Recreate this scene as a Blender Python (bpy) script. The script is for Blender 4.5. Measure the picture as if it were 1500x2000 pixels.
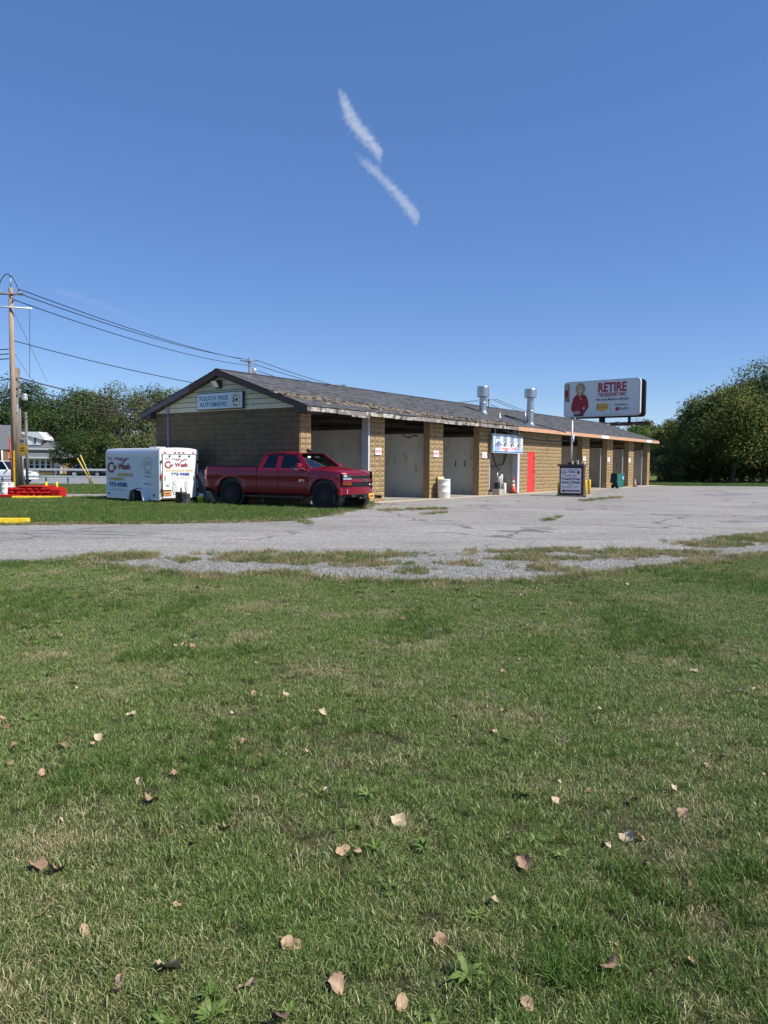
import bpy, bmesh, math, random
import numpy as np
from mathutils import Vector, Matrix
R = math.radians
scene = bpy.context.scene
for _o in list(bpy.data.objects): bpy.data.objects.remove(_o)
COL = scene.collection

# ------------------------------------------------------------------ camera
FPX, EYE, PITCH, ROLL = 1500.0, 1.5, R(3.53), R(0.42)      # focal length in photo pixels (1500 x 2000)
_f = Vector((0, math.cos(PITCH), -math.sin(PITCH)))
_u0 = Vector((0, math.sin(PITCH), math.cos(PITCH)))
_r0 = Vector((1, 0, 0))
_cx = _r0*math.cos(ROLL) + _u0*math.sin(ROLL)
_cy = -_r0*math.sin(ROLL) + _u0*math.cos(ROLL)
cam_d = bpy.data.cameras.new('camera')
cam_d.sensor_fit = 'VERTICAL'; cam_d.sensor_height = 24.0; cam_d.sensor_width = 18.0
cam_d.lens = FPX/2000*24.0
cam_d.clip_start = 0.05; cam_d.clip_end = 30000
cam = bpy.data.objects.new('camera', cam_d); COL.objects.link(cam)
_m = Matrix((_cx, _cy, -_f)).transposed().to_4x4(); _m.translation = Vector((0, 0, EYE))
cam.matrix_world = _m
scene.camera = cam

# ------------------------------------------------------------------ sky, sun, exposure
SUN_AZ, SUN_EL = R(113.5), R(48.5)            # azimuth from +Y towards +X
world = bpy.data.worlds.new('World'); scene.world = world; world.use_nodes = True
wn = world.node_tree.nodes; wl = world.node_tree.links
for n in list(wn): wn.remove(n)
sky = wn.new('ShaderNodeTexSky'); sky.sky_type = 'NISHITA'; sky.sun_disc = False
sky.sun_elevation = SUN_EL; sky.sun_rotation = SUN_AZ
sky.air_density = 0.8; sky.dust_density = 0.0; sky.ozone_density = 2.0; sky.altitude = 200
bg = wn.new('ShaderNodeBackground'); bg.inputs['Strength'].default_value = 0.120
wo = wn.new('ShaderNodeOutputWorld')
hs_ = wn.new('ShaderNodeHueSaturation'); hs_.inputs['Saturation'].default_value = 1.18; hs_.inputs['Hue'].default_value = .512
wl.new(sky.outputs[0], hs_.inputs['Color']); mx_ = wn.new('ShaderNodeMix'); mx_.data_type = 'RGBA'; mx_.inputs[0].default_value = .37; mx_.inputs[7].default_value = (.83, 1.89, 4.2, 1)   # flat blue mixed into the sky colour: flattens the gradient
wl.new(hs_.outputs[0], mx_.inputs[6]); wl.new(mx_.outputs[2], bg.inputs[0]); wl.new(bg.outputs[0], wo.inputs[0])
sun_d = bpy.data.lights.new('sun', 'SUN'); sun_d.energy = 5.0; sun_d.angle = R(0.53); sun_d.color = (1.0, 0.95, 0.87)
sun = bpy.data.objects.new('sun', sun_d); COL.objects.link(sun)
SUN_DIR = Vector((math.sin(SUN_AZ)*math.cos(SUN_EL), math.cos(SUN_AZ)*math.cos(SUN_EL), math.sin(SUN_EL)))
sun.rotation_euler = SUN_DIR.to_track_quat('Z', 'Y').to_euler(); sun.location = (0, 0, 60)
vs = scene.view_settings
vs.view_transform = 'Standard'; vs.look = 'None'; vs.exposure = 0.35; vs.gamma = 1.0; vs.use_curve_mapping = False
scene.render.engine = 'CYCLES'
try:
    scene.cycles.use_denoising = True; scene.cycles.denoiser = 'OPENIMAGEDENOISE'
    scene.cycles.denoising_input_passes = 'RGB_ALBEDO_NORMAL'; scene.cycles.denoising_prefilter = 'ACCURATE'
    scene.cycles.max_bounces = 6; scene.cycles.transparent_max_bounces = 12
    scene.cycles.volume_bounces = 1
except Exception: pass

# ------------------------------------------------------------------ pixel helpers (a pixel gives a direction only)
def ray(px, py):
    return (_f*FPX + _cx*(px-750) - _cy*(py-1000)).normalized()
def gpt(px, py, z=0.0):
    d = ray(px, py); t = (z-EYE)/d.z
    return Vector((d.x*t, d.y*t, z))
def dpt(px, py, Y):
    d = ray(px, py); t = Y/d.y
    return Vector((d.x*t, Y, EYE+d.z*t))
def ppt(px, py, p0, n):
    d = ray(px, py); o = Vector((0, 0, EYE)); t = (Vector(p0)-o).dot(n)/d.dot(n)
    return o + d*t

# ------------------------------------------------------------------ mesh builder
class MB:
    def __init__(s): s.v = []; s.f = []; s.m = []; s.mats = []; s.cur = 0; s.sm = []; s.smooth = False
    def use(s, m):
        if m not in s.mats: s.mats.append(m)
        s.cur = s.mats.index(m); return s
    def face(s, idx): s.f.append(tuple(idx)); s.m.append(s.cur); s.sm.append(s.smooth)
    def poly(s, pts):
        n = len(s.v); s.v += [tuple(p) for p in pts]; s.face(range(n, n+len(pts))); return s
    def box(s, c, d, rz=0, rx=0, ry=0):
        c = Vector(c); mt = Matrix.Rotation(rz, 3, 'Z') @ Matrix.Rotation(ry, 3, 'Y') @ Matrix.Rotation(rx, 3, 'X')
        n = len(s.v)
        for x in (-.5, .5):
            for y in (-.5, .5):
                for z in (-.5, .5):
                    s.v.append(tuple(c + mt @ Vector((x*d[0], y*d[1], z*d[2]))))
        for q in ((0,1,3,2),(4,6,7,5),(0,4,5,1),(2,3,7,6),(0,2,6,4),(1,5,7,3)): s.face([n+i for i in q])
        return s
    def bb(s, lo, hi):
        return s.box([(a+b)/2 for a, b in zip(lo, hi)], [abs(b-a) for a, b in zip(lo, hi)])
    def cyl(s, a, b, r0, r1=None, n=12, caps=True):
        a = Vector(a); b = Vector(b); r1 = r0 if r1 is None else r1
        z = (b-a).normalized(); x = z.orthogonal().normalized(); y = z.cross(x); k = len(s.v)
        for i in range(n):
            t = 2*math.pi*i/n; e = x*math.cos(t)+y*math.sin(t)
            s.v.append(tuple(a+e*r0)); s.v.append(tuple(b+e*r1))
        sm = s.smooth; s.smooth = True
        for i in range(n):
            j = (i+1) % n; s.face([k+2*i, k+2*j, k+2*j+1, k+2*i+1])
        s.smooth = sm
        if caps:
            s.face([k+2*i for i in range(n)][::-1]); s.face([k+2*i+1 for i in range(n)])
        return s
    def lathe(s, prof, c=(0,0,0), ax='Z', n=20, smooth=True, sharp=False):
        if sharp:
            for a_, b_ in zip(prof, prof[1:]): s._lathe([a_, b_], c, ax, n, smooth, False)
            return s
        return s._lathe(prof, c, ax, n, smooth)
    def _lathe(s, prof, c, ax, n, smooth, caps=True):
        c = Vector(c); k = len(s.v); m = len(prof); sm = s.smooth; s.smooth = smooth
        for i in range(n):
            t = 2*math.pi*i/n; ct, st = math.cos(t), math.sin(t)
            for r, h in prof:
                p = {'Z': (r*ct, r*st, h), 'Y': (r*ct, h, r*st), 'X': (h, r*ct, r*st)}[ax]
                s.v.append(tuple(c+Vector(p)))
        for i in range(n):
            j = (i+1) % n
            for q in range(m-1): s.face([k+i*m+q, k+j*m+q, k+j*m+q+1, k+i*m+q+1])
        s.smooth = sm
        if not caps: return s
        if prof[0][0] > 1e-4: s.face([k+i*m for i in range(n)][::-1])
        if prof[-1][0] > 1e-4: s.face([k+i*m+m-1 for i in range(n)])
        return s
    def tube(s, pts, r, n=6, r1=None):
        pts = [Vector(p) for p in pts]; k = len(s.v); N = len(pts); r1 = r if r1 is None else r1
        up = None
        for i, p in enumerate(pts):
            d = (pts[min(i+1, N-1)]-pts[max(i-1, 0)]).normalized()
            if up is None: up = d.orthogonal().normalized()
            up = (up - d*up.dot(d))
            up = up.normalized() if up.length > 1e-6 else d.orthogonal().normalized()
            e2 = d.cross(up); rr = r+(r1-r)*i/max(1, N-1)
            for j in range(n):
                t = 2*math.pi*j/n; s.v.append(tuple(p+up*rr*math.cos(t)+e2*rr*math.sin(t)))
        sm = s.smooth; s.smooth = True
        for i in range(N-1):
            for j in range(n):
                q = (j+1) % n; s.face([k+i*n+j, k+i*n+q, k+(i+1)*n+q, k+(i+1)*n+j])
        s.smooth = sm
        s.face([k+j for j in range(n)][::-1]); s.face([k+(N-1)*n+j for j in range(n)])
        return s
    def prism(s, pts, off):
        """closed prism: outline pts (3D) pushed by vector off"""
        off = Vector(off); k = len(s.v); n = len(pts)
        s.v += [tuple(Vector(p)) for p in pts]; s.v += [tuple(Vector(p)+off) for p in pts]
        s.face(list(range(k, k+n))[::-1]); s.face(range(k+n, k+2*n))
        for i in range(n):
            j = (i+1) % n; s.face([k+i, k+j, k+n+j, k+n+i])
        return s
    def grid(s, rows, smooth=True):
        k = len(s.v); m = len(rows[0]); sm = s.smooth; s.smooth = smooth
        for r in rows: s.v += [tuple(p) for p in r]
        for i in range(len(rows)-1):
            for j in range(m-1): s.face([k+i*m+j, k+i*m+j+1, k+(i+1)*m+j+1, k+(i+1)*m+j])
        s.smooth = sm; return s
    def mesh(s, name, mats=None, fix=True):
        me = bpy.data.meshes.new(name); me.from_pydata(s.v, [], s.f)
        ml = s.mats or (mats if isinstance(mats, (list, tuple)) else [mats])
        for m in ml: me.materials.append(m)
        me.polygons.foreach_set('material_index', s.m if s.mats else [0]*len(s.f))
        me.polygons.foreach_set('use_smooth', s.sm)
        if fix:
            b = bmesh.new(); b.from_mesh(me); bmesh.ops.recalc_face_normals(b, faces=b.faces); b.to_mesh(me); b.free()
        me.update(); return me
    def build(s, name, mat=None, parent=None, bevel=0, seg=2, fix=True):
        return link(name, s.mesh(name, mat, fix), parent, bevel, seg)
def link(name, me, parent=None, bevel=0, seg=2):
    o = bpy.data.objects.new(name, me); COL.objects.link(o); o.parent = parent
    if bevel:
        b = o.modifiers.new('bevel', 'BEVEL'); b.width = bevel; b.segments = seg; b.limit_method = 'ANGLE'; b.angle_limit = R(40)
    return o
def tag(o, label=None, cat=None, group=None, kind=None):
    if label: o['label'] = label
    if cat: o['category'] = cat
    if group: o['group'] = group
    if kind: o['kind'] = kind
    return o
def thing(name, label, cat, loc=(0,0,0), rz=0, group=None):
    o = bpy.data.objects.new(name, None); COL.objects.link(o); o.location = loc; o.rotation_euler = (0, 0, rz)
    o.empty_display_size = .3
    return tag(o, label, cat, group)
def dup(root, loc, rz, label=None, sc=None):
    def cp(o, p):
        c = o.copy(); COL.objects.link(c); c.parent = p
        for ch in o.children: cp(ch, c)
        return c
    c = cp(root, None); c.location = loc; c.rotation_euler = (0, 0, rz)
    if label: c['label'] = label
    if sc: c.scale = sc
    return c
def np_mesh(name, verts, faces, mat, attr=None, smooth=False):
    """verts (N,3), faces (M,k) numpy"""
    me = bpy.data.meshes.new(name); V = np.asarray(verts, dtype=np.float32); F = np.asarray(faces, dtype=np.int32)
    k = F.shape[1]
    me.vertices.add(len(V)); me.vertices.foreach_set('co', V.ravel())
    me.loops.add(F.size); me.loops.foreach_set('vertex_index', F.ravel())
    me.polygons.add(len(F)); me.polygons.foreach_set('loop_start', np.arange(0, F.size, k, dtype=np.int32))
    me.polygons.foreach_set('loop_total', np.full(len(F), k, dtype=np.int32))
    me.polygons.foreach_set('use_smooth', np.full(len(F), smooth, dtype=bool))
    if attr is not None:
        a = me.attributes.new('rnd', 'FLOAT', 'POINT'); a.data.foreach_set('value', np.asarray(attr, dtype=np.float32))
    me.update(calc_edges=True); me.validate()
    if mat is not None: me.materials.append(mat)
    return me

# ------------------------------------------------------------------ materials
def _nt(name):
    m = bpy.data.materials.new(name); m.use_nodes = True; nt = m.node_tree
    for n in list(nt.nodes): nt.nodes.remove(n)
    out = nt.nodes.new('ShaderNodeOutputMaterial'); b = nt.nodes.new('ShaderNodeBsdfPrincipled')
    nt.links.new(b.outputs[0], out.inputs[0]); return m, nt, b, out
def rgb(h):
    h = h.lstrip('#'); c = [int(h[i:i+2], 16)/255 for i in (0, 2, 4)]
    return tuple((x/12.92 if x <= .04045 else ((x+.055)/1.055)**2.4) for x in c)
def c4(c): return (c[0], c[1], c[2], 1)
def noise(nt, pos, scale, detail=4, rough=.6, dist=0):
    n = nt.nodes.new('ShaderNodeTexNoise'); n.inputs['Scale'].default_value = scale; n.inputs['Detail'].default_value = detail
    n.inputs['Roughness'].default_value = rough; n.inputs['Distortion'].default_value = dist
    nt.links.new(pos, n.inputs['Vector']); return n.outputs['Fac']
def ramp(nt, fac, stops):
    r = nt.nodes.new('ShaderNodeValToRGB'); e = r.color_ramp.elements
    while len(e) > 1: e.remove(e[-1])
    e[0].position = stops[0][0]; e[0].color = c4(stops[0][1])
    for p, c in stops[1:]:
        q = e.new(p); q.color = c4(c)
    nt.links.new(fac, r.inputs[0]); return r.outputs[0]
def mixc(nt, fac, a, b, mode='MIX'):
    n = nt.nodes.new('ShaderNodeMix'); n.data_type = 'RGBA'; n.blend_type = mode
    for sock, val in ((n.inputs['Factor'], fac), (n.inputs['A'] if False else n.inputs[6], a), (n.inputs[7], b)):
        if isinstance(val, (int, float)): sock.default_value = val
        elif isinstance(val, tuple): sock.default_value = c4(val)
        else: nt.links.new(val, sock)
    return n.outputs[2]
def vmath(nt, op, a, b=None, c=None):
    n = nt.nodes.new('ShaderNodeMath'); n.operation = op
    for i, val in enumerate((a, b, c)):
        if val is None: continue
        if isinstance(val, (int, float)): n.inputs[i].default_value = val
        else: nt.links.new(val, n.inputs[i])
    return n.outputs[0]
def posn(nt, scale=None):
    g = nt.nodes.new('ShaderNodeNewGeometry'); p = g.outputs['Position']
    if scale:
        v = nt.nodes.new('ShaderNodeVectorMath'); v.operation = 'MULTIPLY'; nt.links.new(p, v.inputs[0]); v.inputs[1].default_value = scale; p = v.outputs[0]
    return p
def bump(nt, b, h, strength=.3, dist=.02):
    n = nt.nodes.new('ShaderNodeBump'); n.inputs['Strength'].default_value = strength; n.inputs['Distance'].default_value = dist
    nt.links.new(h, n.inputs['Height']); nt.links.new(n.outputs[0], b.inputs['Normal'])
def mat(name, col, rough=.7, var=.15, scale=4, bmp=0, bscale=60, bdist=.01, metal=0, coat=0, spec=.5, orand=0, col2=None, amt=0, s2=1.2, stretch=None):
    """colour with two noise layers; col2 = a second colour that shows in patches (amt 0..1); orand = per-object tint"""
    m, nt, b, out = _nt(name); p = posn(nt, stretch)
    n1 = noise(nt, p, scale, 5)
    lo = tuple(x*(1-var) for x in col); hi = tuple(min(1, x*(1+var)) for x in col)
    c = ramp(nt, n1, [(.28, lo), (.72, hi)])
    if col2 is not None:
        n2 = noise(nt, p, s2, 6, .65)
        f = ramp(nt, n2, [(.62-amt*.3, (0,0,0)), (.72-amt*.25, (1,1,1))])
        c = mixc(nt, f, c, tuple(col2))
    if orand:
        oi = nt.nodes.new('ShaderNodeObjectInfo'); k = vmath(nt, 'MULTIPLY_ADD', oi.outputs['Random'], 2*orand, 1-orand)
        cb = nt.nodes.new('ShaderNodeCombineColor')
        for i in range(3): nt.links.new(k, cb.inputs[i])
        c = mixc(nt, 1.0, c, cb.outputs[0], 'MULTIPLY')
    nt.links.new(c, b.inputs['Base Color'])
    rr = vmath(nt, 'MULTIPLY_ADD', n1, .16, rough-.08); nt.links.new(rr, b.inputs['Roughness'])
    b.inputs['Metallic'].default_value = metal; b.inputs['Specular IOR Level'].default_value = spec
    if coat: b.inputs['Coat Weight'].default_value = coat; b.inputs['Coat Roughness'].default_value = .04
    if bmp: bump(nt, b, noise(nt, p, bscale, 5, .6), bmp, bdist)
    return m
def leafmat(name, c1, c2, c3, trans=.25, rough=.6, straw=None, straw_scale=.6, straw_amt=.5):
    m, nt, b, out = _nt(name)
    a = nt.nodes.new('ShaderNodeAttribute'); a.attribute_name = 'rnd'
    c = ramp(nt, a.outputs['Fac'], [(0, c1), (.5, c2), (1, c3)])
    p = posn(nt)
    if straw is not None:
        n = noise(nt, p, straw_scale, 5, .6)
        f = vmath(nt, 'ADD', n, vmath(nt, 'MULTIPLY_ADD', a.outputs['Fac'], .35, -.17))
        f = ramp(nt, f, [(.62-straw_amt*.2, (0,0,0)), (.80-straw_amt*.2, (1,1,1))])
        c = mixc(nt, f, c, straw)
    else:
        n = noise(nt, p, .35, 3)
        c = mixc(nt, ramp(nt, n, [(.35, (0,0,0)), (.65, (.6,.6,.6))]), c, c3)
    nt.links.new(c, b.inputs['Base Color']); b.inputs['Roughness'].default_value = rough; b.inputs['Specular IOR Level'].default_value = .3
    t = nt.nodes.new('ShaderNodeBsdfTranslucent'); nt.links.new(c, t.inputs[0])
    mx = nt.nodes.new('ShaderNodeMixShader'); mx.inputs[0].default_value = trans
    nt.links.new(b.outputs[0], mx.inputs[1]); nt.links.new(t.outputs[0], mx.inputs[2]); nt.links.new(mx.outputs[0], out.inputs[0])
    return m
def glassmat(name, tint=(.35,.4,.4), ior=1.6):
    m, nt, b, out = _nt(name)
    g = nt.nodes.new('ShaderNodeBsdfGlossy'); g.inputs['Roughness'].default_value = .02; g.inputs['Color'].default_value = (.9,.95,1,1)
    t = nt.nodes.new('ShaderNodeBsdfTransparent'); t.inputs[0].default_value = c4(tint)
    fr = nt.nodes.new('ShaderNodeFresnel'); fr.inputs['IOR'].default_value = ior
    mx = nt.nodes.new('ShaderNodeMixShader'); nt.links.new(fr.outputs[0], mx.inputs[0])
    nt.links.new(t.outputs[0], mx.inputs[1]); nt.links.new(g.outputs[0], mx.inputs[2]); nt.links.new(mx.outputs[0], out.inputs[0])
    return m

# ------------------------------------------------------------------ lettering
def text_mesh(body, bold=0.0, shear=0.0, spacing=1.0):
    cu = bpy.data.curves.new('lettering', 'FONT'); cu.body = body; cu.offset = bold; cu.shear = shear; cu.space_character = spacing
    cu.resolution_u = 3
    o = bpy.data.objects.new('lettering', cu); COL.objects.link(o)
    dg = bpy.context.evaluated_depsgraph_get(); dg.update()
    me = bpy.data.meshes.new_from_object(o.evaluated_get(dg), depsgraph=dg)
    bpy.data.objects.remove(o); bpy.data.curves.remove(cu); return me
def text(name, body, parent, m, org, right, up, x, y, w, h, bold=0.0, shear=0.0, off=.004, tilt=0):
    """lettering fitted to a w x h box whose lower-left is (x, y) on the plane org/right/up (parent space)"""
    me = text_mesh(body, bold, shear)
    n = len(me.vertices); co = np.empty(n*3, dtype=np.float32); me.vertices.foreach_get('co', co); co = co.reshape(-1, 3)
    mn = co.min(0); mx = co.max(0)
    X = x+(co[:, 0]-mn[0])/(mx[0]-mn[0])*w; Y = y+(co[:, 1]-mn[1])/(mx[1]-mn[1])*h
    Y = Y + (X-x)*tilt
    right = Vector(right); up = Vector(up); nn = right.cross(up)
    o3 = np.array(org)+np.array(nn)*off
    P = o3[None, :]+X[:, None]*np.array(right)[None, :]+Y[:, None]*np.array(up)[None, :]
    me.vertices.foreach_set('co', P.astype(np.float32).ravel()); me.materials.clear(); me.materials.append(m); me.update()
    return link(name, me, parent)
class Print:
    """flat print on a plane: shapes in plane coordinates, each layer 2 mm above the last"""
    def __init__(s, parent, org, right, up, z0=.003):
        s.p = parent; s.o = Vector(org); s.r = Vector(right).normalized(); s.u = Vector(up).normalized(); s.n = s.r.cross(s.u); s.z = z0
    def pt(s, x, y): return s.o+s.r*x+s.u*y+s.n*s.z
    def shape(s, name, pts, m):
        s.z += .002; return MB().poly([s.pt(x, y) for x, y in pts]).build(name, m, s.p, fix=False)
    def rect(s, name, x, y, w, h, m): return s.shape(name, [(x, y), (x+w, y), (x+w, y+h), (x, y+h)], m)
    def disc(s, name, x, y, rx, ry, m, n=20): return s.shape(name, [(x+rx*math.cos(2*math.pi*i/n), y+ry*math.sin(2*math.pi*i/n)) for i in range(n)], m)
    def lines(s, name, rects, m):
        s.z += .002; b = MB()
        for x, y, w, h in rects: b.poly([s.pt(x, y), s.pt(x+w, y), s.pt(x+w, y+h), s.pt(x, y+h)])
        return b.build(name, m, s.p, fix=False)
    def arc(s, name, cx, cy, r, a0, a1, t0, t1, m, n=16, ry=None):
        ry = ry or r; s.z += .002; b = MB(); rows = []
        for i in range(n+1):
            k = i/n; a = R(a0+(a1-a0)*k); t = t0+(t1-t0)*math.sin(math.pi*k)**.7
            rows.append([s.pt(cx+(r-t/2)*math.cos(a), cy+(ry-t/2)*math.sin(a)), s.pt(cx+(r+t/2)*math.cos(a), cy+(ry+t/2)*math.sin(a))])
        return b.grid(rows).build(name, m, s.p, fix=False)
    def text(s, name, body, x, y, w, h, m, bold=0.0, shear=0.0, tilt=0):
        s.z += .002; return text(name, body, s.p, m, s.o, s.r, s.u, x, y, w, h, bold, shear, s.z, tilt)
# ================================================================== GROUND
rng = np.random.default_rng(7); random.seed(5)
def sstep(t): t = min(1, max(0, t)); return t*t*(3-2*t)
def gh(x, y): return -0.2*sstep((y-44)/12)*sstep((-6-x)/6)

def ground_mat():
    m, nt, b, out = _nt('soil and grass'); p = posn(nt)
    n = noise(nt, p, .5, 6); n2 = noise(nt, p, 9, 5); n3 = noise(nt, p, 60, 3)
    c = ramp(nt, n2, [(.3, (.03,.032,.014)), (.55, (.075,.07,.034)), (.75, (.20,.165,.09))])
    c = mixc(nt, ramp(nt, n, [(.42, (0,0,0)), (.7, (.6,.6,.6))]), c, (.10,.09,.045))
    c = mixc(nt, ramp(nt, n3, [(.4, (0,0,0)), (.7, (.5,.5,.5))]), c, (.03,.04,.015))
    nt.links.new(c, b.inputs['Base Color']); b.inputs['Roughness'].default_value = .95; b.inputs['Specular IOR Level'].default_value = .1
    bump(nt, b, n3, .8, .03); return m
def verge_mat():
    m, nt, b, out = _nt('verge grass'); p = posn(nt)
    n = noise(nt, p, .7, 6); n2 = noise(nt, p, 12, 6, .75)
    c = ramp(nt, n2, [(.3, (.05,.075,.02)), (.5, (.09,.12,.035)), (.7, (.16,.16,.06))])
    c = mixc(nt, ramp(nt, n, [(.4, (0,0,0)), (.65, (.7,.7,.7))]), c, (.19,.165,.075))
    nt.links.new(c, b.inputs['Base Color']); b.inputs['Roughness'].default_value = .95; b.inputs['Specular IOR Level'].default_value = .1
    bump(nt, b, n2, 1, .06); return m
def asphalt_mat(name, base, tan=.35, agg=.5):
    m, nt, b, out = _nt(name); p = posn(nt); ps = posn(nt, (.35, 1, 1))
    big = noise(nt, ps, .45, 9, .72, .4); mid = noise(nt, posn(nt, (.5, 1, 1)), 2.2, 8, .8); fine = noise(nt, p, 26, 6, .85); gr = noise(nt, p, 190, 2, .7)
    c = ramp(nt, big, [(.3, tuple(x*.66 for x in base)), (.5, base), (.7, tuple(min(1, x*1.28) for x in base))])
    c = mixc(nt, ramp(nt, mid, [(.5, (0,0,0)), (.75, (tan,)*3)]), c, (base[0]*1.15, base[1]*1.02, base[2]*.82))
    c = mixc(nt, vmath(nt, 'MULTIPLY', ramp(nt, fine, [(.35, (1,1,1)), (.55, (0,0,0))]), agg), c, tuple(x*.45 for x in base))
    c = mixc(nt, vmath(nt, 'MULTIPLY', ramp(nt, gr, [(.55, (0,0,0)), (.72, (1,1,1))]), agg), c, tuple(min(1, x*1.6) for x in base))
    vg = nt.nodes.new('ShaderNodeTexVoronoi'); vg.inputs['Scale'].default_value = 30; nt.links.new(p, vg.inputs['Vector'])
    sg_ = nt.nodes.new('ShaderNodeSeparateColor'); nt.links.new(vg.outputs['Color'], sg_.inputs[0])
    c = mixc(nt, agg, c, ramp(nt, sg_.outputs[0], [(0, (.45,.44,.44)), (.5, (.98,.97,.95)), (1, (1.6,1.58,1.5))]), 'MULTIPLY')
    dz = nt.nodes.new('ShaderNodeVectorMath'); dz.operation = 'ADD'; nt.links.new(p, dz.inputs[0])
    nz = nt.nodes.new('ShaderNodeTexNoise'); nz.inputs['Scale'].default_value = .9; nz.inputs['Detail'].default_value = 5; nt.links.new(p, nz.inputs['Vector'])
    sc = nt.nodes.new('ShaderNodeVectorMath'); sc.operation = 'SCALE'; sc.inputs['Scale'].default_value = 1.6; nt.links.new(nz.outputs['Color'], sc.inputs[0]); nt.links.new(sc.outputs[0], dz.inputs[1])
    vo = nt.nodes.new('ShaderNodeTexVoronoi'); vo.feature = 'DISTANCE_TO_EDGE'; vo.inputs['Scale'].default_value = .23; nt.links.new(dz.outputs[0], vo.inputs['Vector'])
    cr = ramp(nt, vo.outputs['Distance'], [(0, (1,1,1)), (.008, (.8,.8,.8)), (.016, (0,0,0))])
    msk = ramp(nt, noise(nt, p, .16, 3), [(.40, (0,0,0)), (.52, (1,1,1))])
    c = mixc(nt, vmath(nt, 'MULTIPLY', vmath(nt, 'MULTIPLY', cr, msk), .75), c, (.075,.07,.055))
    st = ramp(nt, noise(nt, posn(nt, (.45, 1, 1)), .55, 4, .55, .6), [(.60, (0,0,0)), (.72, (.38,.38,.38))])
    c = mixc(nt, st, c, tuple(x*.5 for x in base))
    nt.links.new(c, b.inputs['Base Color']); b.inputs['Roughness'].default_value = .9; b.inputs['Specular IOR Level'].default_value = .25
    bump(nt, b, fine, .7, .012); return m
def gravel_mat():
    m, nt, b, out = _nt('gravel'); p = posn(nt)
    vo = nt.nodes.new('ShaderNodeTexVoronoi'); vo.inputs['Scale'].default_value = 34; nt.links.new(p, vo.inputs['Vector'])
    sp = nt.nodes.new('ShaderNodeSeparateColor'); nt.links.new(vo.outputs['Color'], sp.inputs[0])
    c = ramp(nt, sp.outputs[0], [(0, (.15,.145,.135)), (.4, (.28,.27,.25)), (.8, (.40,.38,.345)), (1, (.60,.575,.52))])
    c = mixc(nt, ramp(nt, vo.outputs['Distance'], [(.45, (0,0,0)), (.8, (.8,.8,.8))]), c, (.06,.058,.05))
    c = mixc(nt, ramp(nt, noise(nt, p, 1.2, 5), [(.5, (0,0,0)), (.75, (.5,.5,.5))]), c, (.17,.155,.11))
    nt.links.new(c, b.inputs['Base Color']); b.inputs['Roughness'].default_value = .9
    bump(nt, b, vmath(nt, 'MULTIPLY', vo.outputs['Distance'], -1), 1, .03); return m
M_soil = ground_mat(); M_verge = verge_mat(); M_gravel = gravel_mat()
M_asph = asphalt_mat('weathered asphalt', (.285,.274,.256), .6, .6); M_road = asphalt_mat('road asphalt', (.25,.25,.255), .1, .2)
M_conc = mat('concrete apron', (.43,.38,.30), .9, .2, 3, .3, 90)
M_tar = mat('tar patch', (.175,.172,.168), .85, .4, 3, .4, 60, col2=(.26,.25,.235), amt=.55, s2=2.5, stretch=(.4, 1, 1))
M_lane = mat('road paint', (.75,.75,.72), .7, .1)

# one sheet to the horizon
def axis(lo, hi, step, far):
    a = list(np.arange(lo, hi+.01, step)); e = []; t = step; x = hi
    while x < far: t *= 1.6; x += t; e.append(x)
    s_ = []; t = step; x = lo
    while x > -far: t *= 1.6; x -= t; s_.append(x)
    return s_[::-1]+a+e
gx = axis(-70, 60, 2, 3000); gy = axis(-10, 130, 2, 3000)
MB().grid([[(x, y, gh(x, y)) for x in gx] for y in gy]).build('ground', M_verge, fix=False)['kind'] = 'structure'

def wob(pts, amp=.12, seg=.35, seed=1):
    """subdivide a ground outline and wobble it"""
    rr = random.Random(seed); out = []
    for a, b in zip(pts, pts[1:]+pts[:1]):
        a = Vector(a[:2]); b = Vector(b[:2]); n = max(1, min(90, int((b-a).length/seg)))
        for i in range(n):
            p = a.lerp(b, i/n); out.append((p.x+rr.uniform(-amp, amp), p.y+rr.uniform(-amp, amp)))
    return out
def sheet(name, pts, z, m, kind='structure'):
    o = MB().poly([(x, y, z) for x, y in pts]).build(name, m, fix=False); o['kind'] = kind
    return o
def G(px, py): p = gpt(px, py); return (p.x, p.y)
# lawn edge in the foreground (near edge of the gravel), left to right
LAWN_EDGE = [(-16, 10.6)] + [G(*p) for p in [(-140,1100),(0,1104),(120,1100),(240,1112),(340,1126),(430,1130),(540,1122),(600,1134),(720,1139),(860,1142),(1000,1142),(1080,1137),(1130,1128),(1210,1120),(1300,1110),(1400,1098),(1500,1086),(1640,1074)]] + [(20, 15.2)]
LOT_NEAR = LAWN_EDGE
ISL_EDGE = [G(*p) for p in [(-140,1027),(0,1026),(150,1024),(330,1023),(450,1020),(560,1017),(640,1007),(700,994),(728,984)]]
CORNER = Vector((-3.0, 27.3, 0)); UA = R(90-35.26)
U = Vector((math.cos(UA), math.sin(UA), 0)); V = Vector((-math.sin(UA), math.cos(UA), 0))
def B(u, v, z=0): p = CORNER+U*u+V*v; return Vector((p.x, p.y, z))
BL, BW = 41.9, 7.85                                       # building length along the bays, width of the gable
f0 = B(3.9, 0); f1 = B(BL+.1, 0)
lot = [(-40, 9.6)] + LOT_NEAR + [(75, 26), (78, 57), (f1.x+.3, f1.y-.8)] + [(B(BL+.1, -.1).x, B(BL+.1, -.1).y), (f0.x, f0.y)] + ISL_EDGE[::-1] + [(-40, 18.0)]
sheet('car_park', wob(lot, .10, .5, 3), .004, M_asph)
grav = LAWN_EDGE[1:-1] + [G(*p) for p in [(1640,1058),(1500,1062),(1300,1076),(1100,1080),(900,1080),(800,1084),(600,1087),(430,1087),(200,1092),(0,1092),(-140,1090)]]
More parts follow.
